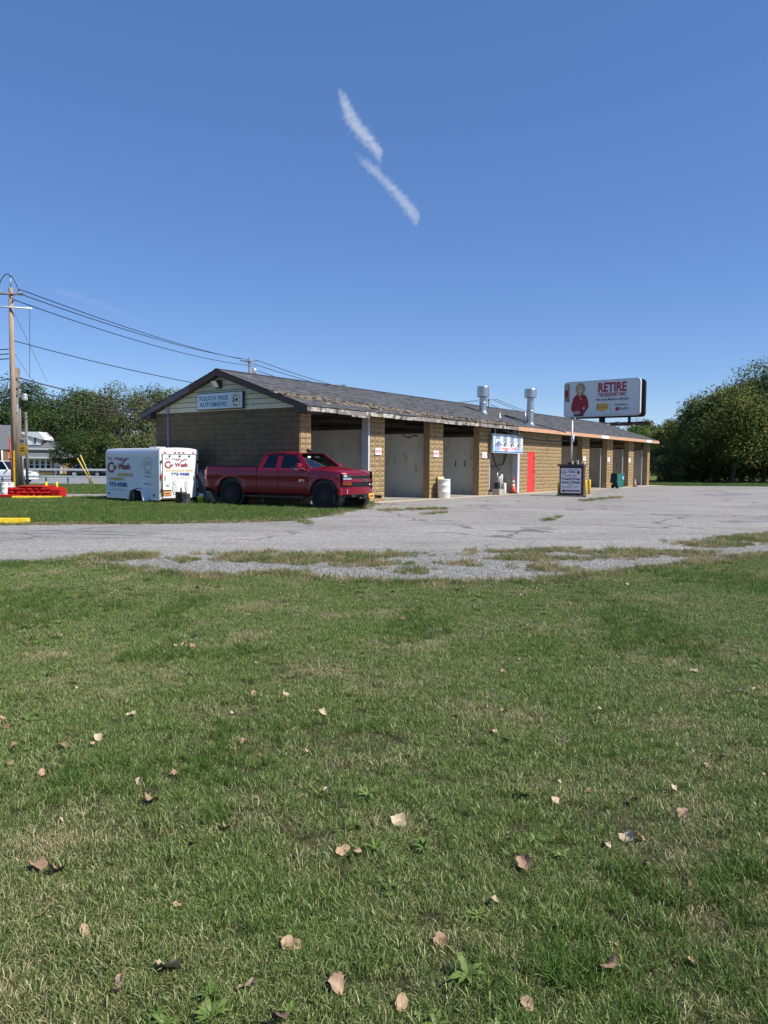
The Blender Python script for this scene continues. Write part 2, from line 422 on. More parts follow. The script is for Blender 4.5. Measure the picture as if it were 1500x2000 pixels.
sheet('gravel_strip', wob(grav, .10, .3, 4), .008, M_gravel)
apron = [B(.3, -1.0), B(BL+.3, -1.25), B(BL+.3, -.02), B(3.9, -.02), B(3.9, -.6)]
sheet('concrete_apron', wob([(p.x, p.y) for p in apron], .03, .8, 5), .012, M_conc)
bay_floor = [B(.1, .0), B(BL-.1, 0), B(BL-.1, BW), B(.1, BW)]
sheet('bay_floor', [(p.x, p.y) for p in bay_floor], .016, mat('wash bay concrete', (.30,.28,.25), .7, .25, 2, .2))
for k, pl in enumerate([[(0,1037),(120,1035),(250,1039),(330,1041),(255,1046),(110,1043),(0,1042)], [(1020,1031),(1070,1029),(1085,1034),(1040,1036)], [(1400,1018),(1500,1014),(1500,1019),(1420,1022)], [(1375,964),(1450,962),(1470,966),(1390,968)]]):
    sheet('tar_patch', wob([G(*p) for p in pl], .10, .22, 20+k), .009+k*.0004, M_tar)
# grass island between the drive and the building, side drive, verge and road on the left
ISLAND = [(-40, 18.0)] + ISL_EDGE + [(f0.x, f0.y), tuple(B(0, 0)[:2]), tuple(B(0, BW)[:2])] + [G(*p) for p in [(205,970),(120,973),(0,976)]] + [(-40, 31.5)]
sheet('grass_island', wob(ISLAND, .06, .5, 6), .006, M_soil)
LAWN = [(-16, .4), (20, .4), (20, 15.2)] + LAWN_EDGE[::-1]
sheet('lawn', LAWN, .010, M_soil)
def strip(name, y0, y1, x0, x1, z, m, skew=0.0, seg=40):
    rows = []
    for yy in np.linspace(0, 1, 9):
        rows.append([(x, y0+(y1-y0)*yy+skew*(x-x0), gh(x, y0+(y1-y0)*yy+skew*(x-x0))+z) for x in np.linspace(x0, x1, seg)])
    o = MB().grid(rows).build(name, m, fix=False); o['kind'] = 'structure'; return o
strip('side_drive', 32.5, 36.0, -60, -9.6, .03, M_asph)
strip('road', 58.5, 84, -160, 4, .03, M_road, 0, 90)
for yy in (60.2, 82.5): strip('lane_line', yy, yy+.18, -160, 4, .045, M_lane, 0, 90)

# ------------------------------------------------------------------ grass (uncountable: instanced blades)
M_grass = leafmat('grass blade', (.060,.108,.020), (.180,.262,.062), (.46,.51,.21), .28, .36, straw=(.57,.49,.28), straw_scale=1.25, straw_amt=.42)
M_grass2 = leafmat('fresh grass blade', (.070,.135,.022), (.125,.205,.042), (.20,.26,.075), .35, .5, straw=(.36,.31,.15), straw_scale=.5, straw_amt=.1)
M_dry = leafmat('dry grass blade', (.26,.20,.105), (.40,.32,.18), (.52,.44,.27), .3, .7, straw=(.12,.17,.045), straw_scale=1.3, straw_amt=.45)
M_weed = leafmat('weed leaf', (.07,.125,.025), (.12,.19,.04), (.18,.25,.06), .25, .45)
SRC = {}
def clump(n, rad, h0, h1, w0, w1, lean, seed, m, dead=.12):
    r = np.random.default_rng(seed)
    a = r.uniform(0, 2*np.pi, n); q = rad*np.sqrt(r.uniform(0, 1, n)); bx, by = q*np.cos(a), q*np.sin(a)
    h = r.uniform(h0, h1, n); w = r.uniform(w0, w1, n); la = r.uniform(0, 2*np.pi, n); ln = np.abs(r.normal(lean, .3, n)); fa = r.uniform(0, 2*np.pi, n)
    V_ = []; T = [0, .4, .75, 1]; W = [1, .92, .6, 0]
    for k in range(4):
        t = T[k]; lx = bx+np.cos(la)*h*np.sin(ln)*t**1.6; ly = by+np.sin(la)*h*np.sin(ln)*t**1.6; lz = h*t*np.cos(ln*t)
        dx, dy = np.cos(fa)*w*W[k]/2, np.sin(fa)*w*W[k]/2
        if k < 3: V_.append(np.stack([lx-dx, ly-dy, lz], 1)); V_.append(np.stack([lx+dx, ly+dy, lz], 1))
        else: V_.append(np.stack([lx, ly, lz], 1))
    VV = np.stack(V_, 1).reshape(-1, 3)
    base = (np.arange(n)*7)[:, None]
    F = np.concatenate([base+np.array(t)[None, :] for t in ((0,1,3),(0,3,2),(2,3,5),(2,5,4),(4,5,6))])
    rn = r.uniform(0, .8, n); rn = np.where(r.uniform(0, 1, n) < dead, r.uniform(.85, 1, n), rn)
    return np_mesh('grass_clump', VV, F, m, np.repeat(rn, 7))
def weed(seed):
    r = np.random.default_rng(seed); Vv = []; F = []; A = []
    for i in range(16):
        a = r.uniform(0, 6.28); L = r.uniform(.03, .085); up = r.uniform(.15, .75); w = L*.15; k = len(Vv); c, s_ = math.cos(a), math.sin(a); v = r.uniform(.2, 1)
        for t in np.linspace(0, 1, 6):
            ww = w*(math.sin(math.pi*(t*.85+.12)))*(1 if int(t*5) % 2 else .6)
            z = .012+L*up*math.sin(t*2.2)*.7
            Vv += [(c*L*t-s_*ww, s_*L*t+c*ww, z), (c*L*t+s_*ww, s_*L*t-c*ww, z)]; A += [v, v]
        for q in range(5): F.append((k+2*q, k+2*q+1, k+2*q+3, k+2*q+2))
    return np_mesh('weed', Vv, F, M_weed, A)
def src(name, meshes):
    c = bpy.data.collections.new(name)
    for i, me in enumerate(meshes): c.objects.link(bpy.data.objects.new('%s_%02d' % (name, i), me))
    return c
C_lawn = src('lawn_source', [clump(130, .075, .014, .038, .0018, .0032, .8, s, M_grass, .2) for s in (1, 2, 3, 6)] + [clump(100, .065, .022, .058, .002, .0042, .65, s, M_grass, .06) for s in (4, 5)])
C_tall = src('tall_source', [clump(60, .055, .03, .085, .0026, .005, .65, s, M_grass2, .05) for s in (7, 8)])
C_isl = src('island_source', [clump(90, .16, .04, .10, .006, .010, .6, s, M_grass2, .08) for s in (11, 12, 13)])
C_dry = src('dry_source', [clump(70, .09, .03, .09, .003, .006, .85, s, M_dry, .2) for s in (15, 16)] + [clump(60, .08, .03, .08, .003, .006, .7, 17, M_grass2, .1)])
C_weed = src('weed_source', [weed(s) for s in (21, 22, 23)])
def inst_tree(coll):
    nt = bpy.data.node_groups.new('scatter', 'GeometryNodeTree')
    nt.interface.new_socket('Geometry', in_out='INPUT', socket_type='NodeSocketGeometry'); nt.interface.new_socket('Geometry', in_out='OUTPUT', socket_type='NodeSocketGeometry')
    gi = nt.nodes.new('NodeGroupInput'); go = nt.nodes.new('NodeGroupOutput'); ip = nt.nodes.new('GeometryNodeInstanceOnPoints')
    ci = nt.nodes.new('GeometryNodeCollectionInfo'); ci.inputs['Collection'].default_value = coll; ci.inputs['Separate Children'].default_value = True; ci.inputs['Reset Children'].default_value = True
    def na(n, t):
        x = nt.nodes.new('GeometryNodeInputNamedAttribute'); x.data_type = t; x.inputs['Name'].default_value = n; return x.outputs['Attribute']
    nt.links.new(gi.outputs[0], ip.inputs['Points']); nt.links.new(ci.outputs[0], ip.inputs['Instance'])
    ip.inputs['Pick Instance'].default_value = True
    nt.links.new(na('idx', 'INT'), ip.inputs['Instance Index']); nt.links.new(na('rot', 'FLOAT_VECTOR'), ip.inputs['Rotation']); nt.links.new(na('scl', 'FLOAT'), ip.inputs['Scale'])
    nt.links.new(ip.outputs[0], go.inputs[0]); return nt
def scatter(name, pts, coll, s0, s1, seed, label, cat, z=.01, tilt=.12, zf=None):
    r = np.random.default_rng(seed); n = len(pts); me = bpy.data.meshes.new(name); me.vertices.add(n)
    zz = np.full(n, z) if zf is None else np.array([zf(x, y) for x, y in pts])+z
    me.vertices.foreach_set('co', np.column_stack([pts, zz]).astype(np.float32).ravel())
    a = me.attributes.new('idx', 'INT', 'POINT'); a.data.foreach_set('value', r.integers(0, len(coll.objects), n).astype(np.int32))
    a = me.attributes.new('rot', 'FLOAT_VECTOR', 'POINT'); a.data.foreach_set('vector', np.column_stack([r.normal(0, tilt, n), r.normal(0, tilt, n), r.uniform(0, 6.28, n)]).astype(np.float32).ravel())
    a = me.attributes.new('scl', 'FLOAT', 'POINT'); a.data.foreach_set('value', r.uniform(s0, s1, n).astype(np.float32))
    me.update(); o = link(name, me); md = o.modifiers.new('scatter', 'NODES'); md.node_group = inst_tree(coll)
    return tag(o, label, cat, kind='stuff')
def inpoly(P, poly):
    x, y = P[:, 0], P[:, 1]; c = np.zeros(len(P), bool); n = len(poly)
    for i in range(n):
        x1, y1 = poly[i][:2]; x2, y2 = poly[i-1][:2]
        with np.errstate(divide='ignore', invalid='ignore'):
            c ^= ((y1 > y) != (y2 > y)) & (x < (x2-x1)*(y-y1)/(y2-y1)+x1)
    return c
def fbm(P, s, seed=0):
    r = np.random.default_rng(seed); o = np.zeros(len(P))
    for k in range(5):
        f = s*1.9**k
        for j in range(3):
            a = r.uniform(0, 6.28); ph = r.uniform(0, 6.28); o += np.sin((P[:, 0]*math.cos(a)+P[:, 1]*math.sin(a))*f+ph)*.6**k
    return o/3
# foreground lawn: dense near the camera, thinner farther away
P = np.column_stack([rng.uniform(-9, 11, 170000), rng.uniform(1.2, 15.5, 170000)])
half = .56*P[:, 1]+1.3
dens = np.where(P[:, 1] < 5, 1.0, np.clip(1.0-(P[:, 1]-5)*.055, .5, 1))
keep = inpoly(P, LAWN) & (np.abs(P[:, 0]) < half) & (rng.uniform(0, 1, len(P)) < dens*np.clip(.85+.5*fbm(P, 1.3, 3), .42, 1))
PL = P[keep]
scatter('lawn_grass', PL, C_lawn, .6, 1.05, 31, 'mown green lawn with dry straw patches filling the foreground', 'grass')
q = rng.uniform(0, 1, len(PL)); tall = (fbm(PL, 1.6, 9) > .50) & (q < .32)
scatter('lawn_tufts', PL[tall]+rng.normal(0, .03, (tall.sum(), 2)), C_tall, .7, 1.15, 32, 'longer darker green grass tufts standing out of the foreground lawn', 'grass')
edge = np.array([p for p in LAWN_EDGE]); ex = np.interp(np.linspace(0, 1, 1500), np.linspace(0, 1, len(edge)), edge[:, 0]); ey = np.interp(np.linspace(0, 1, 1500), np.linspace(0, 1, len(edge)), edge[:, 1])
PE = np.column_stack([ex, ey])+rng.normal(0, .13, (1500, 2))
wd = (fbm(PL, 1.1, 15) > .3) & (q > .968)
scatter('lawn_weeds', PL[wd], C_weed, .45, .85, 33, 'bright green dandelion leaves growing among the foreground grass', 'weeds', z=.02)
# ragged tufts on the gravel edge
TP = [[(425,1084),(600,1080),(805,1082),(800,1096),(770,1108),(600,1102),(440,1098)], [(915,1080),(1100,1073),(1300,1076),(1250,1092),(1100,1096),(930,1092)], [(1310,1064),(1420,1053),(1560,1040),(1560,1056),(1400,1070)], [(1290,1082),(1360,1078),(1380,1086),(1310,1090)], [(100,1090),(230,1084),(330,1083),(320,1088),(200,1100)], [(1030,1108),(1110,1112),(1130,1118),(1050,1116)], [(790,1116),(830,1117),(825,1121),(795,1120)], [(880,1098),(930,1101),(925,1105),(885,1103)], [(345,1092),(380,1092),(375,1097),(350,1097)],
      [(740,996),(870,993),(870,996),(740,999)], [(820,1004),(870,1000),(868,1003),(825,1007)], [(575,1015),(610,1022),(605,1026),(578,1019)], [(1170,973),(1210,971),(1212,974),(1172,975)], [(1130,978),(1175,974),(1175,976),(1135,980)], [(1035,1022),(1100,1008),(1102,1010),(1045,1024)]]
PT = []
for k, pl in enumerate(TP):
    w = [G(*p) for p in pl]; xs = [p[0] for p in w]; ys = [p[1] for p in w]; n = int((max(xs)-min(xs))*(max(ys)-min(ys))*(135 if k < 9 else 60))+12
    Q = np.column_stack([rng.uniform(min(xs), max(xs), n), rng.uniform(min(ys), max(ys), n)])
    PT.append((Q+rng.normal(0, .16 if k < 9 else .06, Q.shape))[inpoly(Q, w) & (fbm(Q, 3.1, k) > -.12)])
PT = np.concatenate(PT+[PE[rng.uniform(0, 1, 1500) < .5]])
scatter('edge_tufts', PT, C_dry, .8, 1.5, 34, 'dry tan and green grass tufts along the gravel edge and paving cracks', 'grass', z=.006)
# island, verge, strip by the far trees
P = np.column_stack([rng.uniform(-26, 2, 16000), rng.uniform(19, 33, 16000)])
PI_ = P[inpoly(P, ISLAND)]
scatter('island_grass', PI_, C_isl, .7, 1.25, 35, 'bright green mown grass between the drive and the car wash', 'grass', z=.006)
ie = np.array(ISL_EDGE); t = np.linspace(0, 1, 900); PE2 = np.column_stack([np.interp(t, np.linspace(0, 1, len(ie)), ie[:, i]) for i in (0, 1)])+rng.normal(0, .12, (900, 2))
scatter('island_edge_grass', PE2[rng.uniform(0, 1, 900) < .5], C_dry, .8, 1.4, 36, 'dry tan grass fringe where the grass island meets the drive', 'grass', z=.006)
P = np.column_stack([rng.uniform(-42, -9, 9000), rng.uniform(36.2, 57.5, 9000)])
P = P[~((P[:, 0] > -14) & (P[:, 1] < 33))]
scatter('verge_grass', P, C_isl, 1.0, 1.9, 37, 'yellowish roadside grass bank below the guardrail', 'grass', z=0, zf=gh)
P = np.column_stack([rng.uniform(20, 62, 9000), rng.uniform(56, 74, 9000)])
lotp = [(75, 26), (78, 57), (f1.x+.3, f1.y-.8), (40, 20)]
P = P[~inpoly(P, lotp) & (np.abs(P[:, 0]) < .6*P[:, 1]+4)]
P = P[((P-np.array([CORNER.x, CORNER.y]))@np.array([U.x, U.y])) > BL+.4]
scatter('tree_strip_grass', P, C_isl, 1.3, 2.4, 38, 'green grass strip between the car park and the dark trees', 'grass', z=0)
# ================================================================== CAR WASH BUILDING
def block_mat(name, base, orand, dirt=(.16,.12,.07), fl=False):
    m, nt, b, out = _nt(name); p = posn(nt)
    n = noise(nt, p, 6, 5); n2 = noise(nt, p, 45, 4, .7); n3 = noise(nt, p, .8, 5)
    c = ramp(nt, n, [(.3, tuple(x*.8 for x in base)), (.7, tuple(x*1.15 for x in base))])
    c = mixc(nt, ramp(nt, n2, [(.52, (0,0,0)), (.75, (.55,.55,.55))]), c, dirt)
    c = mixc(nt, ramp(nt, n3, [(.5, (0,0,0)), (.8, (.5,.5,.5))]), c, (base[0]*.75, base[1]*.74, base[2]*.72))
    oi = nt.nodes.new('ShaderNodeObjectInfo'); k = vmath(nt, 'MULTIPLY_ADD', oi.outputs['Random'], 2*orand, 1-orand)
    cb = nt.nodes.new('ShaderNodeCombineColor')
    for i in range(3): nt.links.new(k, cb.inputs[i])
    c = mixc(nt, 1.0, c, cb.outputs[0], 'MULTIPLY')
    nt.links.new(c, b.inputs['Base Color']); b.inputs['Roughness'].default_value = .9; b.inputs['Specular IOR Level'].default_value = .2
    h = n2
    if fl:
        tc = nt.nodes.new('ShaderNodeTexCoord'); sx = nt.nodes.new('ShaderNodeSeparateXYZ'); nt.links.new(tc.outputs['Object'], sx.inputs[0])
        w = vmath(nt, 'SINE', vmath(nt, 'MULTIPLY', sx.outputs['Y'], 2*math.pi/.049))
        h = vmath(nt, 'MULTIPLY_ADD', w, .7, vmath(nt, 'MULTIPLY', n2, .5))
    bump(nt, b, h, .8, .02); return m
M_blkg = block_mat('fluted tan block', (.195,.150,.092), .09, fl=True)
M_blk = block_mat('split tan block', (.345,.245,.130), .15)
M_mort = mat('mortar', (.055,.044,.030), .95, .2, 8)
M_brown = mat('dark brown trim', (.055,.042,.040), .6, .25, 3)
M_brown2 = mat('reddish brown trim', (.085,.040,.036), .6, .25, 3)
M_trimg = mat('grey metal trim', (.10,.10,.105), .45, .2, 3)
M_siding = mat('cream vinyl siding', (.64,.62,.44), .6, .08, 2, col2=(.36,.33,.21), amt=.15, s2=2.2)
M_rot = mat('rotten painted fascia', (.44,.41,.36), .9, .3, 5, .6, 40, col2=(.09,.075,.06), amt=.55, s2=3.2)
M_rot2 = mat('bare grey fascia', (.20,.18,.16), .9, .35, 5, .5, 40, col2=(.50,.47,.42), amt=.2, s2=3)
M_new = mat('new fascia board', (.55,.31,.185), .75, .14, 2, .15, 60, stretch=(1, 1, 6))
M_white = mat('white paint', (.78,.78,.77), .55, .06, 3)
M_part = mat('cream partition paint', (.68,.65,.57), .8, .10, .8, .15, 40, col2=(.47,.43,.36), amt=.22, s2=2.6, stretch=(1, 1, .45))
M_part2 = mat('buff partition panel', (.56,.48,.38), .8, .12, .8, .15, 30, col2=(.42,.35,.27), amt=.3, s2=1.2, stretch=(1, 1, .5))
M_dark = mat('dark sheathing', (.07,.055,.045), .95, .3, 3)
M_jamb = mat('pale grey jamb', (.56,.57,.60), .7, .1, 2)
M_red = mat('red door paint', (.72,.035,.03), .5, .08, 2)
M_black = mat('black paint', (.012,.012,.013), .5, .2)
M_galv = mat('galvanised duct', (.45,.46,.47), .36, .12, 2, metal=.85, stretch=(1, 1, .3))
M_steel = mat('dull steel', (.35,.36,.37), .5, .15, 3, metal=.6)

def roof_mat():
    m, nt, b, out = _nt('asphalt shingle'); p = posn(nt)
    a = nt.nodes.new('ShaderNodeAttribute'); a.attribute_name = 'rnd'
    c = ramp(nt, a.outputs['Fac'], [(0, (.060,.062,.068)), (.5, (.098,.10,.108)), (1, (.15,.15,.155))])
    c = mixc(nt, ramp(nt, noise(nt, p, .5, 5), [(.45, (0,0,0)), (.75, (.5,.5,.5))]), c, (.125,.12,.115))
    c = mixc(nt, ramp(nt, noise(nt, p, 40, 3, .8), [(.5, (0,0,0)), (.7, (.4,.4,.4))]), c, (.03,.03,.032))
    nt.links.new(c, b.inputs['Base Color']); b.inputs['Roughness'].default_value = .9; b.inputs['Specular IOR Level'].default_value = .3
    bump(nt, b, noise(nt, p, 120, 2), .4, .005); return m
M_roof = roof_mat()

bld = thing('car_wash_building', 'long tan block car wash with grey shingled gable roof and eight open bays', 'building', CORNER, UA)
WH = 3.50                                 # wall height
OV, OG = .60, .30                         # eave and gable overhang
ZE, ZR, YM = 3.53, 5.06, BW/2             # roof top at the eave, at the ridge
SL = (ZR-ZE)/(YM+OV)
def roofz(y): return ZE+SL*((y+OV) if y < YM else (BW+OV-y))
PIL = [(0.0, .60), (4.15, 5.20), (8.68, 9.85), (13.31, 14.42), (27.21, 28.48), (31.86, 33.08), (36.57, 37.79), (41.26, 41.9)]
# --- walls (mortar core; the blocks sit on it)
def core(name, lo, hi, m=M_mort): return MB().bb(lo, hi).build(name, m, bld)
gw = core('gable_wall', (.012, .012, 0), (.20, BW-.012, WH))
for k in range(9):
    u0 = .21 if k == 0 else k*4.63; MB().bb((u0, BW-.35, 0), (u0+.6, BW-.012, WH)).build('rear_pillar', M_blk, bld)
core('far_gable_wall', (BL-.25, .7, 0), (BL-.012, BW-.36, WH), M_blk)
pcore = []
for k, (a, b_) in enumerate(PIL):
    a2 = .201 if k == 0 else a+.012; b2 = b_-.012
    pcore.append(MB().bb((a2, .014, 0), (b2, .32, WH)).build('pillar', M_mort if k else M_mort, bld))
for k, (a, b_) in enumerate(PIL):
    if k: MB().bb((a+.004, .034, .02), (a+.0115, .315, WH-.02)).build('pillar_side', M_blk, pcore[k])
ow = core('office_wall', (17.952, .014, 0), (23.748, .32, WH))
core('office_side', (23.5, .321, 0), (23.74, BW-.4, WH), M_part2)
# --- blocks: 300 nearest as objects, the rest joined
blk = {}
def gmesh(w, h):
    k = ('g', round(w, 3), h)
    if k not in blk:
        blk[k] = MB().bb((-.02, -w/2, -h/2), (.02, w/2, h/2)).mesh('block', M_blkg)
    return blk[k]
def smesh(w, h, var, mm=None):
    k = ('s', round(w, 3), h, var)
    if k not in blk:
        rr = random.Random(var*31+int(w*1000)); m_ = MB(); nx, nz = 5, 3
        rows = []
        for j in range(nz+1):
            row = []
            for i in range(nx+1):
                e = i in (0, nx) or j in (0, nz)
                row.append((-w/2+w*i/nx, -.004+(rr.uniform(-.016, .004) if e else rr.uniform(-.045, -.012)), -h/2+h*j/nz))
            rows.append(row)
        m_.grid(rows, False)
        n0 = len(m_.v)
        rim = [rows[0][i] for i in range(nx+1)]+[rows[j][nx] for j in range(1, nz+1)]+[rows[nz][i] for i in range(nx-1, -1, -1)]+[rows[j][0] for j in range(nz-1, 0, -1)]
        for i in range(len(rim)):
            a, c = rim[i], rim[(i+1) % len(rim)]
            m_.poly([a, (a[0], .03, a[2]), (c[0], .03, c[2]), c])
        blk[k] = m_.mesh('block', M_blk, fix=False)
    return blk[k]
CH = .2; JT = .013
jobs = []      # (distance key, mesh, local loc, parent)
NC = int(WH/CH)
nb = 20; bw = BW/nb
for r_ in range(NC+1):
    z0 = r_*CH; z1 = min(WH, z0+CH)
    if z1-z0 < .05: continue
    for c_ in range(nb):
        yc = (c_+.5)*bw; vis = z0 > 1.15 or (5.3 > yc > 4.4)
        jobs.append((0 if vis else 5, gmesh(bw-JT, round(z1-z0-JT, 3)), (.0-random.uniform(-.002, .003), yc, (z0+z1)/2), gw))
def split_rows(a, b_, par, pri, stack, n=None):
    for r_ in range(NC+1):
        z0 = r_*CH; z1 = min(WH, z0+CH)
        if z1-z0 < .05: continue
        if stack: edges = [a+(b_-a)*i/n for i in range(n+1)]
        else:
            o = 0 if r_ % 2 else .2; edges = [a]; x = a+.4-o
            while x < b_-.08: edges.append(x); x += .4
            edges.append(b_)
        for e0, e1 in zip(edges, edges[1:]):
            if par is ow and e0 < 19.83 and e1 > 18.99 and z0 < 2.2:
                if e0 < 18.95: e1 = 18.98
                elif e1 > 19.9: e0 = 19.84
                else: continue
                if e1-e0 < .05: continue
            jobs.append((pri+z0*.001, smesh(round(e1-e0-JT, 2), round(z1-z0-JT, 3), random.randrange(3)), ((e0+e1)/2, .0, (z0+z1)/2), par))
for k, (a, b_) in enumerate(PIL):
    split_rows(a+(.02 if k == 0 else 0), b_, pcore[k], [1, 1, 2, 3, 4, 4, 4, 4][k], True, 2 if k in (0, 7) else 3)
split_rows(17.94, 23.76, ow, 3.5, False)
jobs.sort(key=lambda j: j[0])
rest = MB(); rest.use(M_blkg); rest.use(M_blk)
for i, (pri, me, loc, par) in enumerate(jobs):
    if i < 300:
        o = link('block', me, par); o.location = loc
    else:
        rest.cur = 0 if me.materials[0] == M_blkg else 1
        k = len(rest.v); rest.v += [(v.co.x+loc[0], v.co.y+loc[1], v.co.z+loc[2]) for v in me.vertices]
        for p_ in me.polygons: rest.face([k+q for q in p_.vertices])
ro = rest.build('blocks', None, bld, fix=False); ro['kind'] = 'stuff'
for m_ in blk.values():
    pass
# --- partitions between the bays
PU = [4.67, 9.26, 13.86, 18.1, 27.84, 32.47, 37.18]
for k, u0 in enumerate(PU):
    hgt = 2.92 if k < 4 else 2.78
    p_ = MB().bb((u0-.1, .325, .016), (u0+.1, BW-.40, hgt)).build('partition_wall', M_part if k < 4 else M_part2, bld)
    MB().bb((u0-.13, .325, hgt), (u0+.13, BW-.40, hgt+.10)).build('top_plate', M_dark, p_)
    for dz in ((.9,) if k in (2, 6) else ()):
        for dy in (1.0, 1.55): MB().tube([(u0-.1, dy, 1.72), (u0-.16, dy, 1.70), (u0-.17, dy, 1.45), (u0-.1, dy, 1.42)], .02, 6).build('hook', M_black, p_)
    if k == 3:
        MB().tube([(u0-.12, .9, 2.5), (u0-.13, .95, 1.55), (u0-.13, 1.6, 1.42), (u0-.14, 2.2, 1.40)], .045, 8).cyl((u0-.14, 1.95, 1.35), (u0-.14, 1.95, 1.62), .06).build('wash_pipe', M_steel, p_)
# far right partition seen past the last pillar, jambs
MB().bb((BL-.46, .33, .016), (BL-.27, BW-.4, 2.78)).build('partition_wall', M_part2, bld)
MB().bb((4.06, -.018, .02), (4.148, .31, WH-.02)).build('door_jamb', M_jamb, bld)
MB().bb((17.70, -.016, .02), (17.938, .30, WH-.02)).build('door_jamb', M_jamb, bld)
MB().bb((14.43, -.016, .02), (14.49, .30, WH-.02)).build('door_jamb', M_jamb, bld)
for (a, b_) in PIL[5:]: MB().bb((a-.26, .33, .02), (a-.20, .40, 2.75)).build('panel_trim', M_jamb, bld)
# --- roof
deck = MB()
for s0, s1 in ((-OV, YM), (YM, BW+OV)):
    z0, z1 = roofz(s0)-.03, roofz(s1)-.03
    deck.prism([(-OG, s0, z0), (-OG, s1, z1), (-OG, s1, z1-.13), (-OG, s0, z0-.13)], (BL+2*OG, 0, 0))
roof = deck.build('roof', M_dark, bld)
def shingles(name, front, step, tab, seed):
    r = np.random.default_rng(seed); L = math.hypot(YM+OV, ZR-ZE); n = int(L/step)+1; Vv = []; F = []; A = []
    for i in range(n):
        s0 = i*step; s1 = min(L, s0+step+.05); off = r.uniform(0, tab)
        xs = np.arange(-OG-.03-off, BL+OG+.03+tab, tab)
        for x in xs:
            x0 = max(-OG-.03, x); x1 = min(BL+OG+.03, x+tab-.006)
            if x1-x0 < .03: continue
            lift = .012+r.uniform(0, .010); ds = r.uniform(-.012, .012)
            torn = False
            if front:
                t = s0/L; cx = (x0+x1)/2
                tc = .30-.026*cx if cx < 9.5 else (.055 if cx < 16.5 else -1)          # band of torn shingles running down to the eave
                torn = abs(t-tc) < .075+.03*math.sin(cx*1.7) and r.uniform() < .9
            if torn: continue
            k = len(Vv); v = r.uniform(0, 1)
            def pt(x_, s_, h):
                y = -OV+s_/L*(YM+OV); z = ZE+s_/L*(ZR-ZE); nz = (YM+OV)/L; ny = -(ZR-ZE)/L
                y += ny*h; z += nz*h
                return (x_, y if front else BW-y, z)
            a0, a1 = s0-.02+ds, s1
            Vv += [pt(x0, a0, lift), pt(x1, a0, lift+r.uniform(-.003, .003)), pt(x1, a1, .002), pt(x0, a1, .002), pt(x0, a0, -.004), pt(x1, a0, -.004)]
            A += [v]*6
            F += [(k, k+1, k+2, k+3), (k+4, k+5, k+1, k)]
    me = np_mesh(name, Vv, F, M_roof, A); o = link(name, me, bld); o['kind'] = 'stuff'; return o
shingles('shingles', True, .145, .31, 3); shingles('rear_shingles', False, .29, 1.0, 4)
MB().prism([(-OG-.03, YM-.13, ZR-.01), (-OG-.03, YM, ZR+.035), (-OG-.03, YM+.13, ZR-.01)], (BL+2*OG+.06, 0, 0)).build('ridge_cap', M_roof, bld)
# torn shingle debris and exposed boards on the damaged band
M_debris = mat('weathered shingle scraps', (.24,.19,.13), .95, .5, 12, .5, 60, col2=(.05,.045,.04), amt=.5, s2=9)
rr = random.Random(12); db = MB()
for i in range(900):
    cx = rr.uniform(-.2, 16.3); t = (.30-.026*cx if cx < 9.5 else .055)+rr.gauss(0, .045 if cx < 9 else .025)
    if t < 0: continue
    y = -OV+t*(YM+OV); z = ZE+t*(ZR-ZE)+rr.uniform(.0, .03)
    db.box((cx, y, z), (rr.uniform(.08, .40), rr.uniform(.05, .17), .012), rr.uniform(-.5, .5), math.atan(SL)+rr.uniform(-.25, .25), rr.uniform(-.15, .15))
o = db.build('torn_shingles', M_debris, bld); o['kind'] = 'stuff'
# --- fascia boards at the front eave
rr = random.Random(4)
bx = [-OG-.02, 1.4, 3.1, 5.0, 6.6, 8.9, 10.6, 12.4, 14.3, 15.4, 16.45]
for i in range(len(bx)-1):
    dz = rr.uniform(-.018, .012)
    MB().box(((bx[i]+bx[i+1])/2, -OV-.018+rr.uniform(-.004, .004), ZE-.105+dz), (bx[i+1]-bx[i]-.006, .03, .15+rr.uniform(-.02, .02)), 0, rr.uniform(-.08, .08)).build('fascia_board', [M_rot, M_rot2, M_rot, M_rot, M_rot2, M_rot, M_rot, M_rot2, M_rot, M_rot2][i], bld)
for a, b_ in ((2.2, 2.75), (2.78, 3.35)):
    MB().bb((a, -OV-.03, ZE-.255), (b_, -OV-.005, ZE-.19)).build('loose_board', M_rot, bld)
bx = [16.46, 20.4, 24.6, 29.0, 30.4, 34.6, 38.9, 40.1, BL+OG+.02]
for i in range(len(bx)-1):
    MB().box(((bx[i]+bx[i+1])/2, -OV-.02, ZE-.10+rr.uniform(-.006, .006)), (bx[i+1]-bx[i]-.006, .03, .20)).build('fascia_board', M_white if i in (3, 6) else M_new, bld)
MB().bb((-OG, BW+OV+.003, ZE-.20), (BL+OG, BW+OV+.03, ZE-.01)).build('rear_fascia', M_brown, bld)
# soffit strip under the front eave, left open above the wash bays
MB().bb((-OG+.03, -OV+.02, ZE-.24), (.62, -.005, ZE-.215)).build('soffit', M_brown, bld)
MB().bb((17.5, -OV+.02, ZE-.235), (24.0, -.02, ZE-.215)).build('soffit', M_brown, bld)
for x in np.arange(.9, BL, .61):
    if 17.4 < x < 24.1: continue
    MB().box((x, -.28, ZE-.08), (.04, .60, .09), 0, math.atan(SL)).build('rafter_tail', M_dark, bld)
MB().bb((.61, .0, WH-.02), (BL-.02, .20, WH+.12)).build('header_beam', M_dark, bld)
for k in range(9):
    x = 2.4+k*4.6
    MB().bb((x-.02, .3, 3.2), (x+.02, BW-.3, 3.32)).build('truss_chord', M_dark, bld)
MB().bb((.65, 3.0, 3.33), (BL-.3, 3.1, 3.45)).build('purlin', M_dark, bld)
